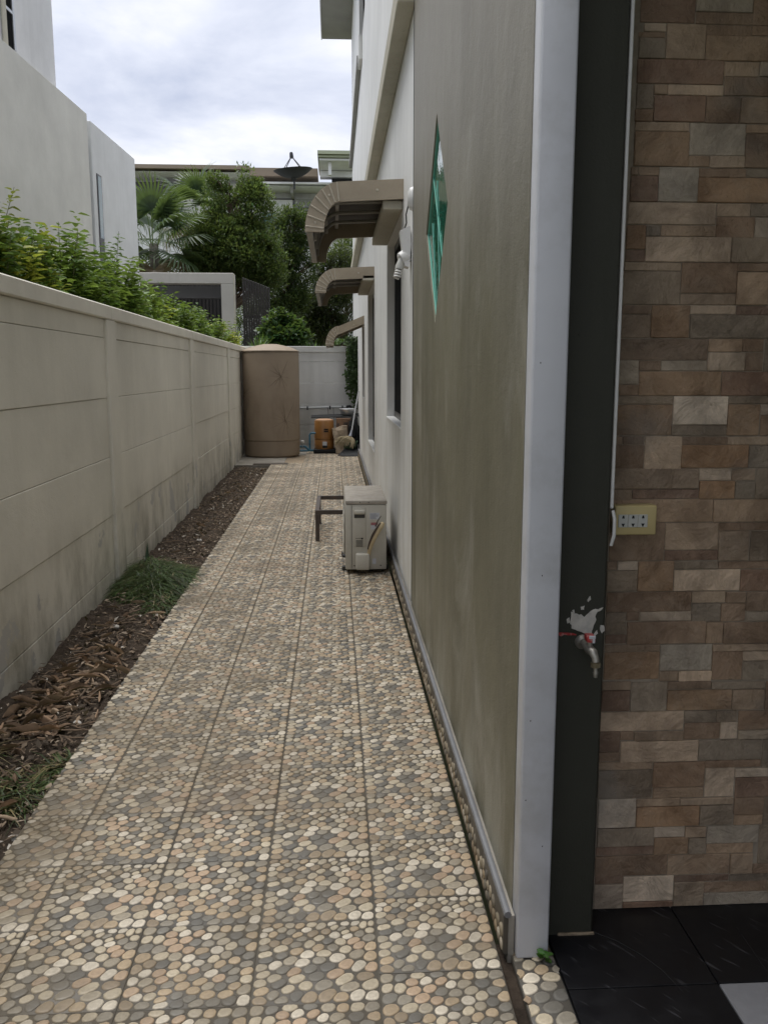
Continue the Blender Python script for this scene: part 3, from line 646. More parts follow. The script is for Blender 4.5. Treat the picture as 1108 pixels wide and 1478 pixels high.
# ================================================================== THINGS ALONG THE PATH
# awnings --------------------------------------------------------------------
def awning(label, y0, y1, ztop, slope, reach, arc, drop, ribs):
    """profile from the wall outwards: straight sloping run, then an elliptical bend down"""
    t = thing('awning', label, 'awning', (.44, (y0+y1)/2, ztop-.3), group='curved brown window awnings')
    xs_ = .44-reach+arc; zs_ = ztop-slope; prof = [(.44, ztop), (xs_, zs_)]
    cx, cz = xs_, zs_-drop
    nb = 14
    def arcpt(k, inset): a = math.pi/2+math.pi/2*k/nb; return (cx+(arc-inset)*math.cos(a), cz+(drop-inset)*math.sin(a))
    dth = .118
    outer = [(.44, ztop)]+[arcpt(k, 0) for k in range(nb+1)]
    inner = [(.44, ztop-dth)]+[arcpt(k, dth) for k in range(nb+1)]
    for yy in (y0, y1-.02):
        sp = obj('side_panel', B().prism([(x, yy, z) for x, z in outer]+[(x, yy, z) for x, z in inner[::-1]], (0, .02, 0)), 'awning', t, sm=False)
        if yy == y0:
            for k in range(1, nb+1, 2):
                o_, i_ = arcpt(k, .004), arcpt(k, dth-.004); obj('pleat', B().tube([(o_[0], yy-.003, o_[1]), (i_[0], yy-.003, i_[1])], .0055, 5), 'screw', sp)
            for (x, z) in [((.44+xs_)/2+.03, (ztop+zs_)/2-dth*.5), (*arcpt(4, dth*.5),), (*arcpt(12, dth*.5),)]:
                obj('screw', B().lathe([(0, .006), (.007, .004), (.009, 0)], (0, 0, 0), 8).xform(Matrix.Translation((x, yy-.001, z)) @ Matrix.Rotation(R(90), 4, 'X')), 'screw', sp)
    # corrugated sheet
    n = int((y1-y0)/.012); b = B(); rows = []
    for j in range(n+1):
        y = y0+.021+(y1-y0-.042)*j/n; w_ = .007*math.sin(j*math.pi/2.5)
        rows.append([b.bm.verts.new((x, y, z)) for x, z in [(.44, ztop-.012+w_)]+[arcpt(k, .012-w_) for k in range(nb+1)]])
    for A, C in zip(rows, rows[1:]):
        for k in range(nb+1): b.bm.faces.new((A[k], A[k+1], C[k+1], C[k]))
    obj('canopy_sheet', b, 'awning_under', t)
    for r_ in range(ribs):
        y = y0+(y1-y0)*(r_+1)/(ribs+1); obj('rib', B().tube([(.44, y, ztop-.06)]+[(p[0], y, p[1]) for p in [arcpt(k, .055) for k in range(nb+1)]], .013, 6), 'awning_rib', t)
    for k in (1, 5, 9):
        p = arcpt(k, .034); obj('purlin', B().box(p[0]-.012, p[0]+.012, y0+.02, y1-.02, p[1]-.012, p[1]+.012), 'awning_rib', t)
    p = arcpt(nb, .03); obj('lip', B().box(p[0]-.02, p[0]+.016, y0+.02, y1-.02, p[1]-.008, p[1]+.022), 'awning_rib', t)
    obj('wall_rail', B().box(.415, .4395, y0+.02, y1-.02, ztop-.085, ztop-.02), 'awning_rib', t)
    return t
awning('nearest and largest curved brown awning above the window beside the lamp holder', 5.60, 7.12, 2.61, .02, .612, .225, .30, 3)
awning('middle curved brown awning over the tall second window', 9.55, 11.35, 2.545, .02, .635, .235, .26, 3)
a3 = awning('farthest small sloping brown awning above the back corner of the path', 12.75, 13.75, 2.235, .15, .56, .20, .28, 2)
# lamp holder on the white wall ------------------------------------------------
lm = thing('wall_lamp', 'white lamp holder with spiral bulb hanging askew from a wire on the white wall', 'lamp', (.43, 5.1, 2.0))
obj('ceiling_rose', B().lathe([(0, .03), (.028, .03), (.046, .018), (.052, 0), (0, 0)], (0, 0, 0), 20).xform(Matrix.Translation((.4395, 4.93, 2.365)) @ Matrix.Rotation(R(-90), 4, 'Y') @ Matrix.Diagonal((1.25, .8, 1, 1))), 'white_plastic', lm)
obj('wire', B().tube([(.415, 4.94, 2.335), (.405, 4.97, 2.29), (.41, 5.0, 2.25), (.398, 5.03, 2.21)], .004, 5), 'black_rubber', lm)
obj('back_plate', B().prism([(.375, 5.0, 2.21), (.43, 5.0, 2.235), (.437, 5.0, 2.13), (.425, 5.0, 2.01), (.40, 5.0, 2.02)], (0, .10, 0)), 'white_plastic', lm, sm=False)
ho = Vector((.405, 5.03, 2.07))
obj('holder', B().tube([ho+Vector((.01, 0, .01)), ho, ho+Vector((-.028, -.005, -.012)), ho+Vector((-.03, -.006, -.014))], [.038, .040, .034, .02], 16), 'white_plastic', lm)
d = Vector((-.25, -.05, -1)).normalized(); hb = ho+Vector((-.024, -.012, -.02))
obj('bulb_base', B().tube([hb+d*-.01, hb+d*.01, hb+d*.035, hb+d*.05], [.016, .018, .024, .022], 14), 'socket_module', lm)
sp = B(); hs = hb+d*.05; u = d.orthogonal().normalized(); v_ = d.cross(u)
sp.tube([hs+d*(.05*i/40)+(u*math.cos(i*.55)+v_*math.sin(i*.55))*.017 for i in range(41)], .0058, 6); obj('spiral_tube', sp, 'white_plastic', lm)
# air conditioner outdoor unit -------------------------------------------------------
ac = thing('outdoor_ac_unit', 'beige outdoor air conditioner unit standing on the path against the wall', 'air conditioner', (.22, 6.4, 0))
X0, X1, Y0, Y1, Z0, Z1 = .075, .362, 6.05, 6.86, .035, .535
obj('casing', B().box(X0, X1, Y0, Y1, Z0, Z1-.03, .008, 2), 'ac', ac)
obj('top_cover', B().box(X0-.004, X1+.004, Y0-.005, Y1+.004, Z1-.028, Z1, .007, 2), 'ac_top', ac)
obj('front_panel', B().box(X0-.006, X0+.038, Y0-.004, Y1, Z0+.004, Z1-.03, .006, 2), 'ac', ac)
obj('panel_seam', B().box(X0+.0395, X0+.0415, Y0-.0025, Y0+.004, Z0+.01, Z1-.034), 'ac_dark', ac, sm=False)
obj('side_raised_panel', B().box(X0+.052, X0+.14, Y0-.006, Y0+.01, Z0+.17, Z1-.05, .004, 2), 'ac', ac)
hd = obj('handle', B().box(X0+.058, X0+.134, Y0-.0095, Y0+.002, Z1-.125, Z1-.068, .003), 'ac_dark', ac)
obj('handle_lip', B().box(X0+.056, X0+.136, Y0-.024, Y0-.004, Z1-.098, Z1-.066, .009, 3), 'ac', hd)
for k in range(6): obj('louvre_slot', B().box(X0+.070, X0+.118, Y0-.0085, Y0-.002, .205+k*.0085, .208+k*.0085), 'ac_dark', ac, sm=False)
obj('knockout_frame', B().box(X0+.066, X0+.122, Y0-.0075, Y0-.002, .263, .266), 'ac_dark', ac, sm=False)
obj('cable_hole', B().lathe([(0, .004), (.006, .004), (.0062, 0)], (0, 0, 0), 14).xform(Matrix.Translation((X0+.113, Y0-.006, .262)) @ Matrix.Rotation(R(90), 4, 'X')), 'black', ac)
obj('valve_cover', B().box(X0+.066, X0+.166, Y0-.048, Y0+.002, Z0+.004, .160, .012, 3), 'ac', ac)
MT['sticker'] = simple('faded_sticker', (.52, .53, .56), .5, .1, 60)
MT['sticker_red'] = simple('faded_red_print', (.34, .12, .13), .5, .1, 60)
MT['print'] = simple('grey_print', (.22, .23, .27), .5, .1, 60)
s1 = obj('sticker', B().box(X0+.168, X0+.238, Y0-.0008, Y0+.002, .398, .446), 'sticker', ac, sm=False)
for k in range(5): obj('print_line', B().box(X0+.171, X0+.171+rnd.uniform(.035, .062), Y0-.0014, Y0, .404+k*.008, .4068+k*.008), 'print', s1, sm=False)
s2 = obj('sticker', B().box(X0+.176, X0+.225, Y0-.0008, Y0+.002, .325, .375), 'sticker', ac, sm=False); obj('red_band', B().box(X0+.176, X0+.225, Y0-.0014, Y0, .357, .376), 'sticker_red', s2, sm=False)
s3 = obj('sticker', B().box(X0+.20, X0+.232, Y0-.0008, Y0+.002, .265, .31), 'ac', ac, sm=False)
for k in range(4): obj('print_line', B().box(X0+.203, X0+.229, Y0-.0014, Y0, .27+k*.01, .2725+k*.01), 'print', s3, sm=False)
obj('sticker', B().box(X0+.186, X0+.212, Y0-.0008, Y0+.002, .075, .115), 'sticker', ac, sm=False)
for x, z in ((X0+.057, .065), (X0+.245, .065), (X0+.16, Z1-.014), (X0+.10, Z1-.014)): obj('screw', B().lathe([(0, .003), (.004, .003), (.005, 0)], (0, 0, 0), 8).xform(Matrix.Translation((x, Y0-.003, z)) @ Matrix.Rotation(R(90), 4, 'X')), 'ac_dark', ac)
gr = B()
for k in range(9): gr.tube([(X0-.014, 6.36+.03*k*math.cos(a)+.0, .28+.022*k*math.sin(a)) for a in [2*math.pi*i/28 for i in range(29)]], .0025, 5, False)
for k in range(8): a = math.pi*k/8; gr.tube([(X0-.016, 6.36-.24*math.cos(a), .28-.19*math.sin(a)), (X0-.016, 6.36+.24*math.cos(a), .28+.19*math.sin(a))], .003, 5)
obj('fan_grille', gr, 'ac', ac); obj('fan_opening', B().lathe([(0, .002), (.19, .002), (.19, 0)], (0, 0, 0), 32).xform(Matrix.Translation((X0-.006, 6.36, .28)) @ Matrix.Rotation(R(-90), 4, 'Y')), 'ac_dark', ac)
for y in (6.17, 6.66): obj('foot', B().box(X0-.03, X1+.02, y, y+.045, .006, .034, .004), 'ac_dark', ac)
obj('drain_knob', B().lathe([(0, .02), (.012, .02), (.014, 0)], (0, 0, 0), 10).xform(Matrix.Translation((X0-.006, 6.10, .125)) @ Matrix.Rotation(R(-90), 4, 'Y')), 'black_rubber', ac)
fp = [(X0+.158, Y0-.022, .125), (X0+.163, Y0-.035, .18), (X0+.178, Y0-.05, .235), (X0+.20, Y0-.062, .29), (X0+.228, Y0-.07, .34), (X0+.252, Y0-.072, .375), (X0+.262, Y0-.07, .388)]
obj('pipe_foam', B().tube(fp, [.010, .014, .017, .019, .020, .019, .011], 10), 'foam', ac)
obj('split_lining', B().tube([(x-.012, y-.012, z+.012) for x, y, z in fp[1:6]], [.004, .008, .010, .009, .004], 6), 'steel', ac)
obj('copper_end', B().tube([(X0+.205, Y0-.07, .36), (X0+.222, Y0-.07, .40), (X0+.245, Y0-.065, .435)], [.006, .004, .002], 6), 'steel', ac)
# steel stand behind it
stn = thing('steel_stand', 'low dark brown angle steel stand sitting behind the air conditioner unit', 'stand', (.1, 7.7, 0))
sx0, sx1, sy0, sy1, sz = -.17, .34, 7.28, 8.18, .27
for x in (sx0, sx1-.035):
    for y in (sy0, sy1-.035): obj('leg', B().box(x, x+.035, y, y+.006, .004, sz-.036).box(x, x+.006, y+.006, y+.035, .004, sz-.036), 'steel', stn, sm=False)
for y in (sy0, sy1-.035): obj('rail', B().box(sx0, sx1, y, y+.006, sz-.035, sz).box(sx0, sx1, y+.006, y+.035, sz-.006, sz), 'steel', stn, sm=False)
for x in (sx0, sx1-.035): obj('rail', B().box(x, x+.006, sy0+.036, sy1-.036, sz-.034, sz-.001).box(x+.006, x+.035, sy0+.036, sy1-.036, sz-.007, sz-.001), 'steel', stn, sm=False)
# water tank ----------------------------------------------------------------------------
tk = thing('water_tank', 'tall brown plastic water tank with cone lid standing in the back corner', 'water tank', (-1.08, 15.12, 0))
TR = .482
obj('body', B().lathe([(0, 0), (TR-.03, 0), (TR-.008, .03), (TR-.004, .26), (TR-.012, .268), (TR-.012, .28), (TR, .288), (TR, 1.72), (TR-.012, 1.765), (TR-.035, 1.775)], (-1.08, 15.12, 0), 56), 'tank', tk)
obj('lid', B().lathe([(TR-.035, 1.775), (TR+.006, 1.770), (TR+.004, 1.785), (TR*.78, 1.838), (TR*.45, 1.878), (.12, 1.898), (0, 1.90)], (-1.08, 15.12, 0), 56), 'tank', tk)
def fan(cx_ang, cz, nr, ln):
    b = B()
    for k in range(nr):
        a = rnd.uniform(0, 2*math.pi); L = ln*rnd.uniform(.4, 1); pts = []
        for i in range(6):
            s_ = L*i/5; an = cx_ang+s_*math.cos(a)/TR; z = cz+s_*math.sin(a)
            if not .3 < z < 1.7: break
            pts.append((-1.08+(TR+.0006)*math.cos(an), 15.12+(TR+.0006)*math.sin(an), z))
        if len(pts) > 2: b.tube(pts, [.0022-.0003*i for i in range(len(pts))], 4)
    obj('dirt_mark', b, 'tank_stain', tk)
for a, z, n_, l in ((-1.15, 1.36, 22, .33), (-2.75, 1.05, 24, .42), (-1.0, .62, 18, .4), (-2.7, .65, 20, .42)): fan(a, z, n_, l)
# pump and clutter ------------------------------------------------------------------------
pc = (-.185, 15.55)
pm = thing('water_pump', 'orange round-bodied water pump with flat lid on a black base', 'water pump', (*pc, 0))
obj('base', B().box(pc[0]-.19, pc[0]+.20, pc[1]-.19, pc[1]+.19, .002, .075, .015, 2), 'black_plastic', pm)
obj('lower_body', B().lathe([(0, .075), (.168, .075), (.172, .09), (.172, .245), (.165, .255), (0, .255)], (*pc, 0), 36), 'pump', pm)
obj('upper_body', B().lathe([(0, .255), (.165, .256), (.178, .262), (.176, .285), (.172, .56), (.155, .590), (0, .592)], (*pc, 0), 36), 'pump', pm)
obj('lid', B().lathe([(.165, .575), (.160, .592), (.10, .608), (0, .612)], (*pc, 0), 36), 'pump_top', pm)
for q in range(2):
    for k in range(5):
        an = -math.pi/2+.04+k*.085; w_ = .027; z = .425-q*.035+.002*(k % 2)
        b = B()
        for a_, dz, hh_ in ((0, .010, .005), (0, -.008, .005), (-.025, 0, .022), (.025 if k % 2 else .01, 0, .02)):
            x, y = pc[0]+.176*math.cos(an+a_), pc[1]+.176*math.sin(an+a_); wd = .011 if abs(a_) < .005 else .004
            b.box(x-wd, x+wd, y-.002, y+.004, z+dz-hh_/2, z+dz+hh_/2)
        obj('printed_letter', b, 'black_plastic', pm, sm=False)
obj('rating_plate', B().box(pc[0]-.03, pc[0]+.05, pc[1]-.178, pc[1]-.16, .10, .21, .003), 'sticker', pm)
obj('pressure_switch', B().box(pc[0]-.03, pc[0]+.055, pc[1]-.182, pc[1]-.178, .10, .145, .0015), 'black_plastic', pm)
pp = thing('blue_pipework', 'blue plastic pump pipes with a white valve between tank and pump', 'pipe', (-.5, 15.4, 0))
obj('pipe', B().tube([(-.62, 15.42, .05), (-.47, 15.42, .05), (-.44, 15.42, .08), (-.44, 15.42, .33), (-.42, 15.42, .36), (-.34, 15.45, .36)], .017, 8), 'pvc_blue', pp)
obj('pipe', B().tube([(-.64, 15.36, .13), (-.52, 15.36, .13), (-.45, 15.38, .06), (-.38, 15.45, .05)], .020, 8), 'pvc_blue', pp)
obj('valve', B().lathe([(0, -.03), (.03, -.02), (.038, .0), (.03, .025), (0, .032)], (-.565, 15.34, .215), 14), 'white_plastic', pp)
obj('valve_stem', B().cyl((-.565, 15.35, .13), (-.565, 15.35, .19), .012, 8), 'pvc_grey', pp)
gp_ = thing('wall_pipe', 'grey plastic water pipe clipped along the back wall with a black elbow', 'pipe', (-.2, 16.25, .75))
obj('pipe', B().tube([(-1.2, 16.27, .755), (.22, 16.27, .79)], .020, 8), 'pvc_grey', gp_)
obj('elbow', B().tube([(.22, 16.27, .79), (.29, 16.26, .80), (.33, 16.25, .77), (.335, 16.25, .70)], .026, 10), 'black_plastic', gp_)
for x in (-.5, -.08, .15): obj('clip', B().box(x-.012, x+.012, 16.243, 16.297, .745+.02*x, .81+.02*x), 'black_plastic', gp_, sm=False)
for x in (-.12, -.02, .12): obj('hanging_wire', B().tube([(x, 16.25, .77), (x+.01, 16.2, .62), (x+.015, 16.0, .55)], .005, 5), 'black_rubber', gp_)
bd = tag(obj('dark_board', B().box(-.5, .5, -.14, .14, -.008, .008, .003).xform(Matrix.Translation((.08, 15.72, .655)) @ Matrix.Rotation(R(-2), 4, 'Y') @ Matrix.Rotation(R(6), 4, 'X')), 'black_plastic'), 'thin dark board lying across the pump and the boxes', 'board')
c1 = thing('cardboard_box', 'brown closed cardboard box under the dark board beside the pump', 'box', (.22, 15.7, 0))
obj('carton', B().box(.03, .34, 15.53, 15.85, .002, .615, .006), 'card1', c1); obj('tape_patch', B().box(.16, .24, 15.524, 15.53, .50, .545), 'steel', c1, sm=False); obj('tape_patch', B().box(.05, .085, 15.524, 15.53, .48, .53), 'steel', c1, sm=False)
c2 = thing('torn_carton', 'pale crumpled torn carton leaning in front of the brown box', 'box', (.15, 15.35, 0))
b = B(); b.box(-.13, .13, -.08, .08, 0, .46)
bmesh.ops.subdivide_edges(b.bm, edges=b.bm.edges[:], cuts=6, use_grid_fill=True)
for v in b.bm.verts: v.co += Vector((mnoise.noise(v.co*9), mnoise.noise(v.co*9+Vector((5, 0, 0))), mnoise.noise(v.co*9+Vector((0, 5, 0)))))*.022
obj('carton', b.xform(Matrix.Translation((.155, 15.36, .02)) @ Matrix.Rotation(R(-9), 4, 'Y') @ Matrix.Rotation(R(-5), 4, 'X')), 'card2', c2, sm=False)
obj('flap', B().box(-.02, .05, -.005, .005, 0, .1).xform(Matrix.Translation((.15, 15.25, .27)) @ Matrix.Rotation(R(-14), 4, 'Y')), 'card2', c2, sm=False)
bs = tag(obj('metal_basin', B().lathe([(0, 0), (.10, .0), (.135, .055), (.15, .10), (.158, .10), (.152, .11), (.14, .105), (.095, .012), (0, .012)], (.24, 15.75, .672), 28), 'alu'), 'shallow silver metal basin resting on the dark board', 'basin')
mp = thing('mop', 'mop with white metal handle and pale strand head leaning in the corner', 'mop', (.30, 15.2, 0))
obj('handle', B().tube([(.30, 15.17, .42), (.36, 15.3, .75), (.43, 15.42, 1.10)], .012, 8), 'alu', mp)
obj('socket', B().tube([(.27, 15.11, .32), (.285, 15.14, .37), (.302, 15.17, .43)], [.03, .022, .015], 10), 'print', mp)
b = B()
for k in range(130):
    a = rnd.uniform(-1, 1); p0 = Vector((.26+a*.02, 15.11, .33)); p1 = Vector((.22+a*.13, 15.07+rnd.uniform(-.04, .03), .27+rnd.uniform(-.02, .03)-.03*a)); p2 = p1+Vector((-.05+a*.05, rnd.uniform(-.04, .0), -rnd.uniform(.03, .13)))
    b.tube([p0, p1, p2], [.006, .006, .004], 4)
obj('strand_head', b, 'straw', mp)
dp_ = thing('dustpan', 'black plastic dustpan lying open on the tiles in the back corner', 'dustpan', (.28, 15.0, 0))
obj('pan', B().prism([(.10, 14.80, .006), (.41, 14.80, .006), (.41, 15.08, .10), (.16, 15.08, .10)], (0, 0, .008)).prism([(.41, 14.80, .007), (.41, 15.08, .10), (.41, 15.08, .19), (.41, 14.84, .05)], (-.008, 0, 0)), 'black_plastic', dp_, sm=False)
obj('second_pan', B().prism([(.05, 14.92, .006), (.22, 14.92, .006), (.34, 15.12, .12), (.2, 15.12, .12)], (0, 0, .01)), 'black_plastic', dp_, sm=False)
gb = tag(obj('green_bucket', B().lathe([(0, 0), (.10, 0), (.125, .22), (.138, .222), (.138, .235), (.118, .235), (.095, .02), (0, .02)], (0, 0, 0), 28).xform(Matrix.Translation((.27, 15.2, .008)) @ Matrix.Rotation(R(8), 4, 'X')), 'green_plastic'), 'small dark green plastic bucket between the dustpan and the torn carton', 'bucket')
b = B(); bmesh.ops.create_icosphere(b.bm, subdivisions=4, radius=1)
for v in b.bm.verts: v.co = Vector((v.co.x*.10, v.co.y*.18, v.co.z*.33))*(1+.25*mnoise.fractal(v.co*2.3, .8, 2, 4))
tag(obj('black_bag', b.xform(Matrix.Translation((.345, 15.38, .33))), 'black_plastic'), 'crumpled black plastic bag stuffed against the wall behind the mop', 'bag')
tag(obj('drain_cover', B().box(-1.28, -.74, 13.58, 13.76, -.003, .012, .003), 'ironcover'), 'rusty dark drain cover plate in front of the tank', 'drain cover')
# socket, conduit, tap, plaster -----------------------------------------------------------
SY = 2.058
p = onY(888, 730, SY); q = onY(946, 772, SY)
so = thing('wall_socket', 'yellowed three way power socket box on the stone wall', 'socket', ((p.x+q.x)/2, 2.09, q.z))
obj('box', B().box(p.x, q.x, SY, 2.094, q.z, p.z, .004, 3), 'socket_box', so)
pw = (q.x-p.x); mxa, mxb, mza, mzb = p.x+.07*pw, p.x+.78*pw, q.z+(p.z-q.z)*.27, q.z+(p.z-q.z)*.70
for k in range(3):
    a = mxa+(mxb-mxa)*k/3; c = mxa+(mxb-mxa)*(k+1)/3; m = obj('outlet', B().box(a+.0004, c-.0004, SY-.0025, SY+.002, mza, mzb, .0008), 'socket_module', so); cx_ = (a+c)/2; hh_ = mzb-mza; ww_ = (c-a)
    obj('slot', B().prism([(cx_-ww_*.14, SY-.003, mza+hh_*.70), (cx_+ww_*.14, SY-.003, mza+hh_*.70), (cx_+ww_*.07, SY-.003, mza+hh_*.93), (cx_-ww_*.07, SY-.003, mza+hh_*.93)], (0, .002, 0)), 'black', m, sm=False)
    obj('slot', B().prism([(cx_-ww_*.18, SY-.003, mza+hh_*.30), (cx_+ww_*.18, SY-.003, mza+hh_*.30), (cx_+ww_*.04, SY-.003, mza+hh_*.06), (cx_-ww_*.04, SY-.003, mza+hh_*.06)], (0, .002, 0)), 'black', m, sm=False)
def strip_pts(x): return x
cx0 = .652
cn = thing('cable_cover', 'thin white cable cover running down the corner column to the socket', 'conduit', (.655, 2.0, 1.2))
zt = p.z-.002
obj('duct', B().box(.6525, .6595, 1.998, 2.008, zt+.004, 2.8, .002), 'white_plastic', cn)
obj('cable_tail', B().tube([(.658, 2.0, zt), (.662, 1.996, zt-.02), (.662, 1.995, zt-.06), (.657, 1.999, zt-.085)], .0042, 8), 'white_plastic', cn)
CY = 1.9995
def flake(pts, name, mat, parent, sub=3, rough=.004):
    P = [onY(x, y, CY) for x, y in pts]; Q = []
    for a, c in zip(P, P[1:]+P[:1]):
        for i in range(sub): Q.append(a.lerp(c, i/sub)+Vector((rnd.uniform(-1, 1), 0, rnd.uniform(-1, 1)))*rough*(.3 if i == 0 else 1))
    return obj(name, B().prism([(v.x, CY, v.z) for v in Q], (0, -.0012, 0)), mat, parent, sm=False)
pf = flake([(823, 883), (835, 887), (843, 890), (855, 880), (870, 877), (860, 886), (857, 900), (853, 913), (846, 915), (836, 911), (824, 907), (822, 897)], 'plaster_patch', 'plaster', None, 4, .0022)
tag(pf, 'bare white plaster patch with ragged edges on the dark column above the tap', 'plaster patch')
for pts in ([(866, 902), (871, 903), (872, 910), (868, 914), (865, 908)], [(847, 866), (851, 860), (852, 865), (848, 869)], [(817, 894), (821, 891), (822, 898), (818, 900)], [(837, 876), (843, 874), (842, 880), (838, 880)], [(825, 881), (828, 880), (829, 884), (826, 885)], [(855, 917), (861, 909), (862, 914), (857, 919)]): flake(pts, 'plaster_flake', 'plaster', pf, 2, .001)
for pts in ([(806, 913), (818, 913), (831, 915), (831, 917), (816, 916), (807, 918)],): flake(pts, 'red_paint_streak', 'red', pf, 3, .0015)
tp = onY(857, 932, 1.93)
ta = thing('water_tap', 'metal garden tap with red handle on the dark column', 'tap', (tp.x, 1.95, tp.z-.06))
obj('wall_flange', B().lathe([(0, 0), (.022, 0), (.020, .006), (.012, .012), (.011, .06), (0, .06)], (0, 0, 0), 16).xform(Matrix.Translation((tp.x-.010, 2.0, tp.z-.004)) @ Matrix.Rotation(R(90), 4, 'X')), 'chrome', ta)
obj('body', B().tube([(tp.x-.010, 1.955, tp.z-.004), (tp.x-.008, 1.935, tp.z-.005), (tp.x-.002, 1.920, tp.z-.010), (tp.x+.002, 1.912, tp.z-.022), (tp.x+.003, 1.910, tp.z-.034)], [.012, .014, .013, .010, .010], 12), 'chrome', ta)
obj('bonnet', B().cyl((tp.x-.008, 1.935, tp.z), (tp.x-.008, 1.935, tp.z+.022), .008, 10), 'chrome', ta)
obj('handle', B().box(tp.x-.020, tp.x+.004, 1.918, 1.952, tp.z+.018, tp.z+.038, .004, 2), 'red', ta)
obj('handle_face', B().box(tp.x-.015, tp.x+.003, 1.9165, 1.92, tp.z+.030, tp.z+.039, .001).box(tp.x-.005, tp.x+.001, 1.9165, 1.92, tp.z+.018, tp.z+.030), 'sticker', ta, sm=False)
nut = B()
for k in range(12): a = 2*math.pi*k/12; nut.cyl((tp.x+.003+.0105*math.cos(a), 1.910+.0105*math.sin(a), tp.z-.048), (tp.x+.003+.0105*math.cos(a), 1.910+.0105*math.sin(a), tp.z-.036), .003, 6)
nut.cyl((tp.x+.003, 1.91, tp.z-.049), (tp.x+.003, 1.91, tp.z-.035), .0105, 14); obj('union_nut', nut, 'brass', ta)
obj('hose_nozzle', B().tube([(tp.x+.003, 1.91, tp.z-.048), (tp.x+.004, 1.91, tp.z-.06), (tp.x+.004, 1.91, tp.z-.064), (tp.x+.005, 1.91, tp.z-.078)], [.006, .006, .0075, .0055], 12), 'chrome', ta)

ta.scale = (.85, .85, .85); ta.location.y = 1.957
# ================================================================== NEIGHBOURING BUILDINGS
nl = math.atan(.0538)
nb_ = thing('neighbour_house', 'plain grey beige neighbour building with flat parapet behind the hedge', 'building', (-4.05, 10.5, 0), -nl)
obj('wall', B().box(-7, 0, -14, 4.14, -.1, 5.43, .01), 'beige', nb_, local=True)
obj('upper_storey', B().box(-7, -.55, -14, 4.42, 5.43, 11.5, .01), 'greywhite', nb_, local=True)
wu = obj('window', B().box(-.56, -.530, 2.52, 2.56, 5.9, 10).box(-.56, -.530, 2.80, 2.86, 5.9, 10).box(-.56, -.532, 2.56, 2.80, 6.36, 6.40), 'alu', nb_, local=True, sm=False)
obj('pane', B().box(-.555, -.545, 2.56, 2.80, 5.9, 10), 'dark_screen', wu, local=True, sm=False)
obj('downpipe', B().cyl((-.51, 2.44, 5.43), (-.51, 2.44, 11.4), .035, 10), 'ledge', nb_, local=True)
nc = thing('neighbour_annex', 'lighter bluish white annex wall at the far end of the beige neighbour', 'building', (-3.82, 14.75, 0), -nl)
obj('wall', B().box(-6, .01, 0, 2.5, -.1, 5.36, .01), 'bluewhite', nc, local=True)
ws = obj('slit_window', B().box(-.03, .022, .17, .40, 2.7, 4.6), 'dark_frame', nc, local=True, sm=False)
obj('pane', B().box(.0, .026, .20, .37, 3.6, 4.57), 'glass_teal', ws, local=True, sm=False)
# grey gateway frame and dark slat fence ------------------------------------------------
gf = thing('gateway_frame', 'thick grey beige square gateway frame rising behind the hedge', 'gateway', (-3.2, 19, 0))
a, c = onY(205, 394, 19), onY(338, 410, 19); pl = onY(321, 450, 19).x
obj('beam', B().box(a.x-1.2, c.x, 18.9, 19.25, c.z, a.z, .008), 'frame_paint', gf); obj('post', B().box(pl, c.x, 18.9, 19.25, -.1, c.z-.001, .008), 'frame_paint', gf)
obj('inner_beam', B().box(a.x-1.2, pl-.002, 19.3, 19.5, c.z-.27, c.z-.02), 'dark_grey', gf, sm=False)
obj('copper_flashing', B().box(c.x-.002, c.x+.018, 18.9, 18.93, -.1, a.z-.01), 'ledge', gf, sm=False)
fz0 = 0
for nm, lab, xa, xb, yy, n_ in (('slat_fence', 'dark upright slat fence beside the grey gateway frame', onY(341, 0, 19.6).x, onY(379, 0, 19.6).x, 19.6, 11), ('slat_screen', 'dark slatted screen seen through the grey gateway frame', onY(205, 0, 20.2).x, onY(318, 0, 20.2).x, 20.2, 22)):
    fe = thing(nm, lab, 'fence', ((xa+xb)/2, yy, 0)); zt_ = onY(360, 401, 19.6).z
    for k in range(n_):
        x = xa+(xb-xa)*k/(n_-1); obj('slat', B().box(x-.022, x+.022, yy-.03, yy+.03, -.1, zt_-.02*k*(nm == 'slat_fence'), .003), 'slat', fe, sm=False)
    obj('rail', B().box(xa, xb, yy+.031, yy+.07, 1.0, 1.06), 'slat', fe, sm=False); obj('rail', B().box(xa, xb, yy+.031, yy+.07, 2.6, 2.66), 'slat', fe, sm=False)
    if nm != 'slat_fence': obj('backing', B().box(xa, xb, yy+.5, yy+.55, -.1, zt_-.02), 'black', fe, sm=False)
# far house -------------------------------------------------------------------------------
FY = 36.
def fp_(x, y, dy=0): v = onY(x, y, FY+dy); return v
fh = thing('far_house', 'far white two storey house with brown roof fascia behind the trees', 'house', (fp_(350, 537).x, FY, 0))
def fbox(name, x0, y0, x1, y1, d0, d1, mat, parent=fh, bev=0):
    a, c = fp_(x0, y0), fp_(x1, y1)
    return obj(name, B().box(a.x, c.x, FY+d0, FY+d1, c.z, a.z, bev), mat, parent, sm=False)
fbox('wall', 120, 262, 520, 700, .9, 6, 'housewhite')
fbox('dark_wall', 130, 256, 262, 281, .7, .89, 'dark_grey')  # dark grey wall strip between fascia and white band
fbox('soffit', 130, 249, 456, 253, -.35, 2.5, 'housewhite'); fbox('roof_fascia', 130, 240, 362, 248.6, -.5, 3, 'brown_fascia'); fbox('roof_fascia', 362.3, 246, 459, 258.5, -.5, 3, 'brown_fascia')
fbox('white_band', 130, 281, 262, 292, .2, .69, 'housewhite'); fbox('upper_wall', 362, 258.6, 478, 267, .4, .88, 'housewhite')
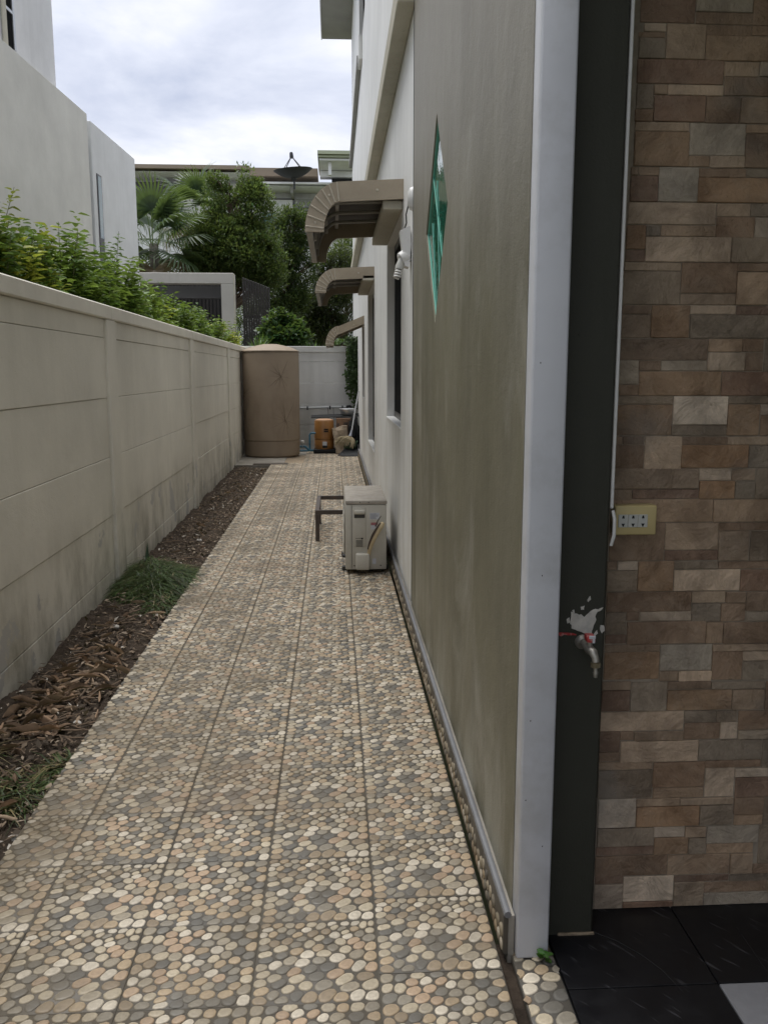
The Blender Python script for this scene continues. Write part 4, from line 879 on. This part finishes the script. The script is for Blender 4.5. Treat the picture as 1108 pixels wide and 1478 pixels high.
fbox('canopy_slab', 360, 267.3, 508, 272, -.7, .85, 'housewhite'); fbox('canopy_soffit', 366, 272.2, 504, 273.5, -.6, .84, 'housewhite'); fbox('canopy_bracket', 420, 274.2, 424, 283, -.6, .83, 'soffit')
fbox('dark_band', 368, 281, 424, 283, .7, .86, 'dark_grey')
df = fbox('window_surround', 372, 284, 422, 330, .55, .8, 'housewhite'); fbox('blind', 377, 290, 414, 304, .5, .549, 'bluewhite', df); fbox('pane', 377, 304.2, 414, 330, .5, .549, 'glass_teal', df)
fbox('grey_wall', 424.2, 283.2, 508, 340, .6, .87, 'grey_wall'); wv = fbox('window', 425, 296, 452, 314, .5, .599, 'dark_frame')
for k in range(8): fbox('rail_bar', 426.5+k*3.2, 297, 427.3+k*3.2, 313, .44, .499, 'grey_wall', wv)
w2 = fbox('window', 222, 297, 262, 326, .6, .88, 'housewhite')
fbox('pane', 225, 300, 242, 324, .55, .599, 'glass_teal', w2); fbox('pane', 244, 300, 260, 324, .55, .599, 'glass_teal', w2)
fr_ = thing('far_house_wing', 'taller far house wing with pale green roof edge beside the satellite dish', 'house', (fp_(485, 537).x, FY-1, 0))
for nm, x0, y0, x1, y1, d0, d1, m in (('roof_edge', 459.5, 237, 512, 242.5, -2.2, 1, 'green_fascia'), ('roof_edge_lower', 460, 242.6, 512, 246, -2.1, 1, 'green_fascia'), ('soffit', 462, 246.2, 512, 249.5, -2, 1, 'housewhite'), ('post', 474, 249.6, 478.5, 267, -1.8, -1.6, 'housewhite'), ('wall_top', 462, 249.7, 512, 259, -.4, .1, 'housewhite'), ('opening', 478.7, 259.2, 512, 267, -.2, .1, 'black')): fbox(nm, x0, y0, x1, y1, d0, d1, m, fr_)
# dish ---------------------------------------------------------------------------------------
dc = onY(424, 262, 34.3); px_ = 34.3/1250
ds = thing('satellite_dish', 'black mesh satellite dish with feed horn on the far roof canopy', 'satellite dish', (dc.x, 34.3, dc.z-.2))
def dish_pt(r, a): return Vector((r*math.cos(a), r*math.sin(a), .30*(r/.72)**2))
tilt = Matrix.Translation(dc+Vector((0, 0, .12))) @ Matrix.Rotation(R(-5), 4, 'Y') @ Matrix.Rotation(R(4), 4, 'X')
b = B(); b.lathe([(0.03, .0), (.18, .019), (.36, .075), (.54, .169), (.72, .30), (.735, .30), (.72, .285), (.54, .155), (.36, .062), (.18, .006), (.03, -.012)], (0, 0, 0), 28); obj('bowl', b.xform(tilt), 'dish', ds)
for k in range(4):
    a = math.pi/4+k*math.pi/2; obj('strut', B().tube([dish_pt(.58, a), Vector((.06*math.cos(a), .06*math.sin(a), .72))], .016, 5).xform(tilt), 'dish', ds)
obj('feed_horn', B().lathe([(0, .70), (.075, .70), (.075, .76), (.065, .88), (.045, .92), (0, .92)], (0, 0, 0), 14).xform(tilt), 'dish', ds)
obj('mast', B().cyl((dc.x+.02, 34.3, dc.z-.28), (dc.x+.02, 34.3, dc.z+.13), .035, 8), 'dish', ds); obj('mount', B().lathe([(0, -.08), (.09, -.06), (.12, .03), (0, .05)], (dc.x, 34.3, dc.z+.11), 12), 'dish', ds)
# ================================================================== PLANTS
def jitter(c, n, s=.3, clump=None):
    k = np.exp(rng.normal(0, s, (n, 1)))*np.array(c)[None]; k[:, 0] *= np.exp(rng.normal(0, .12, n)); return np.clip(k, .004, .6)
def shrub(label, cx, cy, z0, ztop, rx, ry, n, c1, c2, frac2, L=.052, name='hedge_shrub', shoots=3, group='hedge shrubs behind the boundary wall'):
    t = thing(name, label, 'shrub', (cx, cy, 0), group=group)
    P, D, N, C, Ls = [], [], [], [], []; sb = B()
    for s in range(n+shoots):
        sh = s >= n; r = math.sqrt(rnd.random())*(.8 if not sh else .6); a = rnd.uniform(0, 2*math.pi)
        b0 = Vector((cx+rx*r*math.cos(a)*.75, cy+ry*r*math.sin(a)*.75, z0+rnd.uniform(-.1, .25)))
        dome = math.sqrt(max(.05, 1-(r*.95)**2)); h = (ztop-z0)*dome*rnd.uniform(.72, 1.05)
        if sh: h = (ztop-z0)*rnd.uniform(1.05, 1.22)
        lean = Vector((math.cos(a)*r*.55+rnd.uniform(-.25, .25), math.sin(a)*r*.55+rnd.uniform(-.25, .25), 1)).normalized()
        cc = c2 if rnd.random() < frac2 else c1; cj = rnd.uniform(.65, 1.35); tip = b0+lean*h; pts = []
        for i in range(5):
            f = i/4; pts.append(b0.lerp(tip, f)+Vector((math.sin(s+f*3), math.cos(s*2+f*3), 0))*.02)
        if (s % 3 == 0 or sh) and max(q.x for q in pts) < -1.64: sb.tube(pts, [.005, .0045, .004, .003, .0015], 4)
        m = int(h/.036*.8)+4
        for i in range(m):
            f = .22+.78*i/m if not sh else .35+.65*i/m; k = min(3, int(f*4)); p = pts[k].lerp(pts[k+1], f*4-k); an = i*1.6+s+rnd.uniform(-.4, .4)
            if p.x > -1.66: continue
            for w_ in (0, math.pi):
                u = Vector((math.cos(an+w_), math.sin(an+w_), rnd.uniform(-.25, .55))); P.append(p+u*.006); D.append(u); N.append(Vector((rnd.uniform(-.3, .3), rnd.uniform(-.3, .3), 1)))
                g_ = cj*rnd.uniform(.7, 1.3); C.append([cc[0]*g_, cc[1]*g_, cc[2]*g_]); Ls.append(L*rnd.uniform(.55, 1.2)*(1.1-.35*f if sh else 1))
    Ls = np.array(Ls); leaves('foliage', P, D, N, Ls, Ls*.5, C, 'leaf', t); obj('stems', sb, 'stem', t); return t
G1, G2, YL = (.078, .150, .030), (.155, .235, .040), (.34, .37, .05)
HS = [(-2.1, 5.15, 2.36, .6, .85, 150, G1, YL, .28, 'yellow green hedge shrub at the left edge with a tall leafy shoot'), (-2.0, 6.55, 2.36, .55, .8, 150, G1, G2, .55, 'dark green hedge shrub just right of the yellow one'),
      (-2.0, 7.75, 2.36, .5, .7, 140, G1, G2, .55, 'bushy green hedge shrub in front of the beige neighbour wall corner'), (-2.05, 9.1, 2.20, .5, .8, 140, G2, YL, .12, 'lower hedge shrub beneath the slit window'),
      (-2.0, 10.5, 2.22, .5, .8, 120, G1, G2, .5, 'mid green hedge shrub below the annex wall end'), (-2.1, 12.1, 2.22, .5, .9, 120, G1, G2, .35, 'hedge shrub in front of the grey gateway beam'),
      (-2.1, 13.7, 2.24, .45, .8, 110, G1, G2, .5, 'hedge shrub left of the gateway post'), (-1.95, 15.4, 2.12, .4, .9, 110, G2, YL, .6, 'yellowish hedge shrub at the far end near the tank')]
for i, (cx, cy, zt_, rx, ry, n_, ca, cb, fr2, lab) in enumerate(HS):
    shrub(lab, cx, cy, 1.35, zt_, rx, ry, int(n_*1.9), ca, cb, fr2, L=.078 if i < 4 else .078, shoots=1 if i else 3)
def tree(name, label, cx, cy, base_h, ell, nclump, per, c, L, W, group, bark='bark', r0=.12, clr=.32, updir=0, cat='tree'):
    """ell: ellipsoids (dx, dy, z, rx, ry, rz) that bound the crown"""
    t = thing(name, label, cat, (cx, cy, 0), group=group); P, D, N, C = [], [], [], []
    b = B(); topz = max(e[2] for e in ell)
    b.tube([(cx, cy, -.1), (cx+.05, cy, base_h*.5), (cx-.03, cy+.04, base_h), (cx, cy, topz)], [r0, r0*.8, r0*.6, r0*.15], 8)
    vol = np.array([e[3]*e[4]*e[5] for e in ell]); pr = vol/vol.sum()
    for k in range(nclump):
        e = ell[rng.choice(len(ell), p=pr)]; u = unit(1)[0]*rng.uniform(.45, 1)**.6
        cc = np.array([cx+e[0]+u[0]*e[3], cy+e[1]+u[1]*e[4], e[2]+u[2]*e[5]]); s = clr*rng.uniform(.45, 1.4)
        if k % 3 == 0: b.tube([(cx, cy, max(base_h*.6, min(topz*.9, cc[2]-.5))), tuple((cc*[.6, .6, 1]+np.array([cx, cy, 0])*[.4, .4, 0])-np.array([0, 0, .15])), tuple(cc)], [r0*.3, r0*.16, .008], 5)
        v = unit(per)*np.cbrt(rng.random((per, 1)))*np.array([s, s, s*.75]); P.append(cc+v)
        d = unit(per)*.7+v/s*.75; d[:, 2] += updir; D.append(d); N.append(unit(per)*.6+np.array([0, 0, 1])); C.append(jitter(np.array(c)*rng.uniform(.6, 1.45), per, .25))
    P, D, N, C = map(np.concatenate, (P, D, N, C)); n = len(P); l = L*rng.uniform(.6, 1.3, n)
    leaves('crown', P, D, N, l, l*W, C, 'leaf', t, hexa=False); obj('trunk', b, bark, t); return t
BG = 'trees behind the back wall'
def E(px0, py0, px1, py1, Yd, cx, dy=0, ry=None):
    a, c = onY(px0, py0, Yd), onY(px1, py1, Yd); return ((a.x+c.x)/2-cx, dy, (a.z+c.z)/2, (c.x-a.x)/2, ry or (c.x-a.x)/2*.9, (a.z-c.z)/2)
Yd = 22.6; cx = onY(335, 400, Yd).x
tree('evergreen_tree', 'large bushy evergreen tree with several pointed tops in front of the far house', cx, Yd, 2.6,
     [E(335, 238, 358, 290, Yd, cx), E(295, 250, 332, 330, Yd, cx), E(345, 260, 390, 340, Yd, cx), E(268, 300, 340, 410, Yd, cx), E(300, 310, 390, 420, Yd, cx), E(262, 350, 330, 412, Yd, cx), E(340, 330, 412, 425, Yd, cx)], 520, 130, (.080, .118, .036), .085, .42, BG, clr=.24, updir=.5)
Yd = 25.5; cx = onY(420, 400, Yd).x
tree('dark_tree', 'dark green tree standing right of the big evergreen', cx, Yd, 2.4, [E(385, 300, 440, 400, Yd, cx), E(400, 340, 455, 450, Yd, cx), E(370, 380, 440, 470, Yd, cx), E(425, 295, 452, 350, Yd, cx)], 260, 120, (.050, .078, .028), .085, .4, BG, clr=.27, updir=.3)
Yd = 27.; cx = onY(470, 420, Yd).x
tree('brownish_tree', 'brownish dark tree below the middle awning', cx, Yd, 1.5, [E(435, 380, 500, 500, Yd, cx), E(455, 350, 520, 440, Yd, cx), E(430, 440, 480, 500, Yd, cx)], 230, 110, (.030, .040, .018), .085, .38, BG, clr=.3)  # foliage of a darker, brownish green
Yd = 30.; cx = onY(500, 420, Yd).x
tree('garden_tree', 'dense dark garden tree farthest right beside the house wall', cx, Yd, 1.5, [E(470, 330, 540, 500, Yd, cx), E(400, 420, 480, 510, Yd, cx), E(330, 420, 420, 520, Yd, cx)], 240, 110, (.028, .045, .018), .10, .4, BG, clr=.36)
Yd = 18.2; cx = onY(408, 480, Yd).x
tree('round_shrub', 'rounded glossy green shrub rising above the back wall behind the tank', cx, Yd, 1.6, [E(376, 470, 446, 514, Yd, cx), E(390, 450, 422, 490, Yd, cx), E(412, 462, 442, 500, Yd, cx), E(380, 462, 402, 500, Yd, cx)], 120, 60, (.038, .088, .028), .10, .7, None, clr=.15, r0=.04, cat='shrub')
# fan palms
MT['frond'] = MT['leaf']
def frond_mesh(seed, dead=False):
    r = random.Random(seed); V, F, C = [], [], []; nf = 30
    for k in range(nf):
        a = R(-125+250*k/(nf-1)); L = .85*(1-.25*abs(a/2.2))*r.uniform(.9, 1.08); u = Vector((math.cos(a), math.sin(a), 0)); s = Vector((-u.y, u.x, 0)); base = Vector((.05, 0, 0)); o = len(V); w_ = .030
        g_ = r.uniform(.75, 1.3); cc = (.052*g_, .088*g_, .040*g_) if not dead else (.19*g_, .145*g_, .085*g_)
        for f, ww, dz in ((0, .35, 0), (.35, 1, .05), (.62, .75, .02), (.85, .4, -.12), (1, .04, -.26)):
            dz2 = dz*(1.8 if dead else 1)*r.uniform(.8, 1.2)*L
            for sg in (-1, 1): V.append(base+u*L*f+s*w_*ww*sg+Vector((0, 0, dz2+.012*(sg*sg)))); C.append(cc)
        for q in range(4): F.append((o+2*q, o+2*q+1, o+2*q+3, o+2*q+2))
    for q in range(3):                                           # petiole
        o = len(V); x0, x1 = -.75+.27*q, -.75+.27*(q+1)
        V += [Vector((x0, -.014, -.06*(2-q))), Vector((x0, .014, -.06*(2-q))), Vector((x1, .014, -.06*max(0, 1-q))), Vector((x1, -.014, -.06*max(0, 1-q)))]; C += [(.09, .13, .05)]*4; F.append((o, o+1, o+2, o+3))
    me = bpy.data.meshes.new('frond'); me.from_pydata([tuple(v) for v in V], [], F); a = me.color_attributes.new('Col', 'FLOAT_COLOR', 'POINT'); q = np.ones((len(V), 4), dtype=np.float32); q[:, :3] = C; a.data.foreach_set('color', q.ravel()); me.materials.append(MT['leaf']); return me
FR = [frond_mesh(i) for i in range(4)]; FD = [frond_mesh(9, True)]
def palm(label, px, py, Yd, scale, nf, seed):
    r = random.Random(seed); c = onY(px, py, Yd); t = thing('fan_palm', label, 'palm', (c.x, Yd, 0), group='fan palms left of the big evergreen')
    obj('trunk', B().tube([(c.x, Yd, -.1), (c.x+.03, Yd, c.z*.5), (c.x, Yd, c.z)], [.16, .12, .11], 10), 'greybark', t)
    for k in range(nf):
        el = R(78-135*k/nf+r.uniform(-8, 8)); az = k*2.4+r.uniform(-.3, .3); me = r.choice(FR) if k < nf-3 else FD[0]
        f = bpy.data.objects.new('frond', me); col.objects.link(f); f.parent = t
        f.matrix_local = Matrix.Translation((0, 0, c.z)) @ Matrix.Rotation(az, 4, 'Z') @ Matrix.Rotation(-el, 4, 'Y') @ Matrix.Translation((.72*scale, 0, 0)) @ Matrix.Rotation(r.uniform(-.4, .4), 4, 'X') @ Matrix.Scale(scale*r.uniform(.85, 1.1), 4)
palm('nearer fan palm with drooping fronds beside the annex wall', 222, 352, 21.5, 1.0, 24, 3)
palm('taller fan palm with spiky upright fronds next to the evergreen', 285, 312, 26.5, 1.0, 22, 5)
# strap-leaved plants and creeper on the back wall
def strap(label, px, py, Yd, n, L, c):
    p = onY(px, py, Yd); t = thing('strap_leaf_plant', label, 'plant', (p.x, Yd, 0)); V, F, C = [], [], []
    for k in range(n):
        a = rnd.uniform(0, 2*math.pi); u = Vector((math.cos(a), math.sin(a), 0)); s = Vector((-u.y, u.x, 0)); l = L*rnd.uniform(.6, 1.1); o = len(V); g_ = rnd.uniform(.7, 1.4); lean = rnd.uniform(.25, .8)
        for f in (0, .3, .6, .85, 1):
            q = Vector((p.x, Yd, p.z-.35))+u*(l*lean*f+.03)+Vector((0, 0, l*(f-.45*lean*f*f*1.2))); w_ = .013*(1-f*f)+.001
            V += [tuple(q+s*w_), tuple(q-s*w_)]; C += [[x*g_ for x in c]]*2
        for q in range(4): F.append((o+2*q, o+2*q+1, o+2*q+3, o+2*q+2))
    npmesh('foliage', V, F, 'leaf', C, t); obj('root_stock', B().tube([(p.x, Yd, -.02), (p.x, Yd, p.z-.33)], [.05, .04], 7), 'stem', t)
strap('strap leaved plant showing over the wall left of the round shrub', 372, 490, 17.3, 46, .55, (.07, .14, .03)); strap('bright strap leaved plant over the back wall right of the round shrub', 450, 497, 17.1, 50, .5, (.065, .14, .025)); strap('strap leaved plant over the back wall under the far awning', 478, 498, 17.2, 40, .45, (.06, .13, .025))
def creeper():
    t = thing('creeper', 'green creeper hanging down the back wall in the corner by the house', 'creeper', (.37, 16.25, 1.0)); P, D, N, C = [], [], [], []; sb = B()
    for s in range(9):
        x0 = .26+.02*s; pts = [(x0+.015*math.sin(i+s), 16.235-.01*rnd.random(), 2.0-i*.13) for i in range(rnd.randint(6, 10))]; sb.tube(pts, .004, 4)
        for p in pts:
            for k in range(13):
                P.append(Vector(p)+Vector((rnd.uniform(-.05, .05), rnd.uniform(-.08, 0), rnd.uniform(-.08, .08)))); D.append(Vector((rnd.uniform(-1, 1), rnd.uniform(-.8, 0), -rnd.uniform(.1, 1)))); N.append(Vector((rnd.uniform(-.4, .4), -1, .5))); g_ = rnd.uniform(.6, 1.4); C.append([.040*g_, .075*g_, .022*g_])
    for k in range(160):                                           # the mat along the coping
        P.append(Vector((rnd.uniform(-.05, .42), 16.3+rnd.uniform(-.08, .2), 1.93+rnd.uniform(0, .1)))); D.append(Vector((rnd.uniform(-1, 1), rnd.uniform(-1, .5), rnd.uniform(-.3, .8)))); N.append(Vector((rnd.uniform(-.4, .4), -.3, 1))); g_ = rnd.uniform(.8, 1.6); C.append([.06*g_, .125*g_, .025*g_])
    leaves('foliage', P, D, N, np.array([rnd.uniform(.04, .08) for _ in P]), .04, C, 'leaf', t); obj('stems', sb, 'stem', t)
creeper()
wd = thing('corner_weed', 'tiny green weed sprouting at the foot of the corner post', 'weed', (.505, 1.897, 0))
P, D, N, C = [], [], [], []
for k in range(16): a = rnd.uniform(0, 6.28); P.append(Vector((.505+rnd.uniform(-.008, .008), 1.897+rnd.uniform(-.006, .004), .008+rnd.uniform(0, .02)))); D.append(Vector((math.cos(a), math.sin(a)-.3, rnd.uniform(.0, .9)))); N.append(Vector((rnd.uniform(-.3, .3), -.5, 1))); C.append([.06, .16*rnd.uniform(.7, 1.3), .03])
leaves('foliage', P, D, N, .019, .013, C, 'leaf', wd)
obj('stems', B().tube([(.505, 1.9, -.005), (.506, 1.897, .018)], .002, 5), 'stem', wd)
# ================================================================== LITTER ON THE SOIL
def soil_z(x, y): return -.05+.03*math.exp(-((x+1.47)/.12)**2)+.05*math.exp(-((x+1.22)/.25)**2-((y-5.9)/.6)**2)
def dry_leaf_mesh(seed):
    r = random.Random(seed); V, F, C = [], [], []; nu, nv = 7, 5; curl = r.uniform(2.0, 4.5); bend = r.uniform(-.8, 1.2); g_ = r.uniform(.65, 1.4); base = r.choice([(.27, .18, .115), (.18, .12, .078), (.34, .25, .17), (.23, .15, .095)])
    for i in range(nu):
        f = i/(nu-1); w_ = math.sin(math.pi*min(1, f*.93+.05))**.7*.28
        for j in range(nv):
            s = (j/(nv-1)-.5)*2; a = s*w_*curl*1.9; x = f-.5; V.append((x, math.sin(a)/(curl*1.9+.01)*1.0+r.uniform(-.015, .015), (1-math.cos(a))/(curl*1.2)+bend*x*x*.5+.03*math.sin(f*9+seed)+r.uniform(-.012, .012))); k = g_*r.uniform(.8, 1.2)*(1.15 if j == 2 else 1); C.append([b_*k for b_ in base])
    for i in range(nu-1):
        for j in range(nv-1): o = i*nv+j; F.append((o, o+1, o+nv+1, o+nv))
    me = bpy.data.meshes.new('dry_leaf'); me.from_pydata(V, [], F); a = me.color_attributes.new('Col', 'FLOAT_COLOR', 'POINT'); q = np.ones((len(V), 4), dtype=np.float32); q[:, :3] = C; a.data.foreach_set('color', q.ravel()); me.materials.append(MT['dry']); smooth(me, 80); return me
DL = [dry_leaf_mesh(i) for i in range(9)]
def place_leaf(x, y, L):
    o = bpy.data.objects.new('dry_leaf', rnd.choice(DL)); col.objects.link(o); o.location = (x, y, soil_z(x, y)+rnd.uniform(.008, .026)); o.scale = (L, L*rnd.uniform(.25, .62), L*rnd.uniform(.35, .95)); o.rotation_euler = (rnd.uniform(-.5, .5)+(math.pi if rnd.random() < .4 else 0), rnd.uniform(-.35, .35), rnd.uniform(0, 6.28))
    tag(o, 'curled brown dry leaf lying on the soil strip along the boundary wall', 'leaf', 'dry leaves on the soil strip')
for k in range(120): place_leaf(rnd.triangular(-1.43, -1.03, -1.34), rnd.triangular(3.15, 4.75, 3.8), rnd.uniform(.06, .15))
for k in range(26): place_leaf(rnd.uniform(-1.4, -1.06), rnd.uniform(4.4, 5.4), rnd.uniform(.05, .11))
for k in range(46): place_leaf(rnd.uniform(-1.44, -1.05), rnd.uniform(6.8, 13), rnd.uniform(.05, .11))
for k in range(12): place_leaf(rnd.uniform(-1.3, -1.02), rnd.uniform(2.4, 3.2), rnd.uniform(.05, .11))
n = 9000; x = rng.uniform(-1.46, -1.0, n); y = rng.uniform(2.0, 13.5, n)**1.0; zz = np.array([soil_z(a, b_) for a, b_ in zip(x, y)])
P = np.stack([x, y, zz+rng.uniform(.0, .02, n)], 1); pal = np.array([(.14, .10, .068), (.07, .052, .036), (.22, .165, .115), (.34, .27, .2), (.10, .07, .045), (.48, .44, .38)]); C = pal[rng.choice(6, n, p=[.28, .3, .2, .1, .09, .03])]
l = rng.uniform(.008, .05, n); o = leaves('leaf_litter', P, unit(n)*[1, 1, .25], unit(n)*.4+np.array([0, 0, 1]), l, np.maximum(.005, l*rng.uniform(.12, .55, n)), C, 'dry', hexa=False); o['kind'] = 'stuff'; o['label'] = 'brown chips and leaf litter covering the soil'; o['category'] = 'leaf litter'
MT['twig'] = simple('dry_twig', (.17, .12, .08), .9, .4, 25)
b = B()
for k in range(120):
    x_, y_ = rnd.uniform(-1.42, -1.05), rnd.choice([rnd.uniform(3, 5.3), rnd.uniform(6.6, 12)]); a = rnd.uniform(0, 6.28); L_ = rnd.uniform(.06, .2); z_ = soil_z(x_, y_)+.015
    b.tube([(x_+L_*(f-.5)*math.cos(a)+rnd.uniform(-.006, .006), y_+L_*(f-.5)*math.sin(a), z_+rnd.uniform(0, .015)) for f in (0, .35, .7, 1)], [.003, .004, .003, .0015], 4)
tw = obj('twigs', b, 'twig', kind='stuff'); tw['label'] = 'thin dead twigs scattered over the soil strip'; tw['category'] = 'twigs'
def grass(name, label, spots, c, dead=.12):
    V, F, C = [], [], []
    for (cx_, cy_, rx, ry, h, n_) in spots:
        for k in range(n_):
            r_ = math.sqrt(rnd.random()); a = rnd.uniform(0, 6.28); x_, y_ = cx_+rx*r_*math.cos(a), cy_+ry*r_*math.sin(a); 
            zb = soil_z(x_, y_)+rnd.uniform(0, h*(1-r_*r_)*.8); u = Vector((math.cos(a+rnd.uniform(-1.8, 1.8)), math.sin(a+rnd.uniform(-1.8, 1.8)), 0)); l = rnd.uniform(.05, .17); s = Vector((-u.y, u.x, 0)).normalized(); o = len(V); g_ = rnd.uniform(.35, 2.0)
            cc = [v*g_ for v in c] if rnd.random() > dead else [.17*g_, .14*g_, .07*g_]; up = rnd.uniform(-.1, .75)
            for f in (0, .35, .7, 1):
                q = Vector((x_, y_, zb))+u*l*f+Vector((0, 0, l*(up*f-(.75*up+.25)*f*f))); w_ = .0038*(1-f*.85); V += [tuple(q+s*w_), tuple(q-s*w_)]; C += [cc, cc]
            for q in range(3): F.append((o+2*q, o+2*q+1, o+2*q+3, o+2*q+2))
    o = npmesh(name, V, F, 'leaf', C); o['kind'] = 'stuff'; o['label'] = label; o['category'] = 'grass'; return o
grass('grass_clippings', 'heap of cut dark green grass on the soil against the boundary wall', [(-1.22, 5.95, .25, .5, .10, 4200), (-1.33, 6.2, .14, .3, .14, 1500), (-1.1, 5.4, .1, .16, .05, 350)], (.060, .095, .030))
grass('weedy_grass', 'weedy grass tufts at the near end of the soil strip', [(-1.12, 2.95, .15, .15, .04, 380), (-1.02, 3.12, .07, .10, .05, 260), (-1.40, 3.1, .07, .22, .05, 200), (-1.25, 2.55, .12, .2, .03, 120)], (.060, .088, .030), .42)
sk = tag(obj('leaf_spike', B().prism([(-1.425, 6.28, -.02), (-1.36, 6.3, -.02), (-1.372, 6.33, .10), (-1.385, 6.36, .19), (-1.40, 6.33, .08)], (.0, .008, 0)), 'green_plastic', sm=False), 'dark pointed palm leaf stub standing against the wall above the grass heap', 'leaf')
for (x_, y_, r_) in ((-1.02, 2.62, .016), (-1.10, 3.55, .014), (-1.28, 4.95, .018), (-1.01, 3.02, .012), (-1.2, 7.6, .02)):
    b = B(); bmesh.ops.create_icosphere(b.bm, subdivisions=2, radius=r_)
    for v in b.bm.verts: v.co *= 1+.3*mnoise.noise(v.co*60)
    tag(obj('white_stone', b.xform(Matrix.Translation((x_, y_, soil_z(x_, y_)+.012)) @ Matrix.Diagonal((1.3, 1, .7, 1))), 'plaster'), 'small pale stone chip lying on the soil strip', 'stone', 'pale stone chips on the soil')
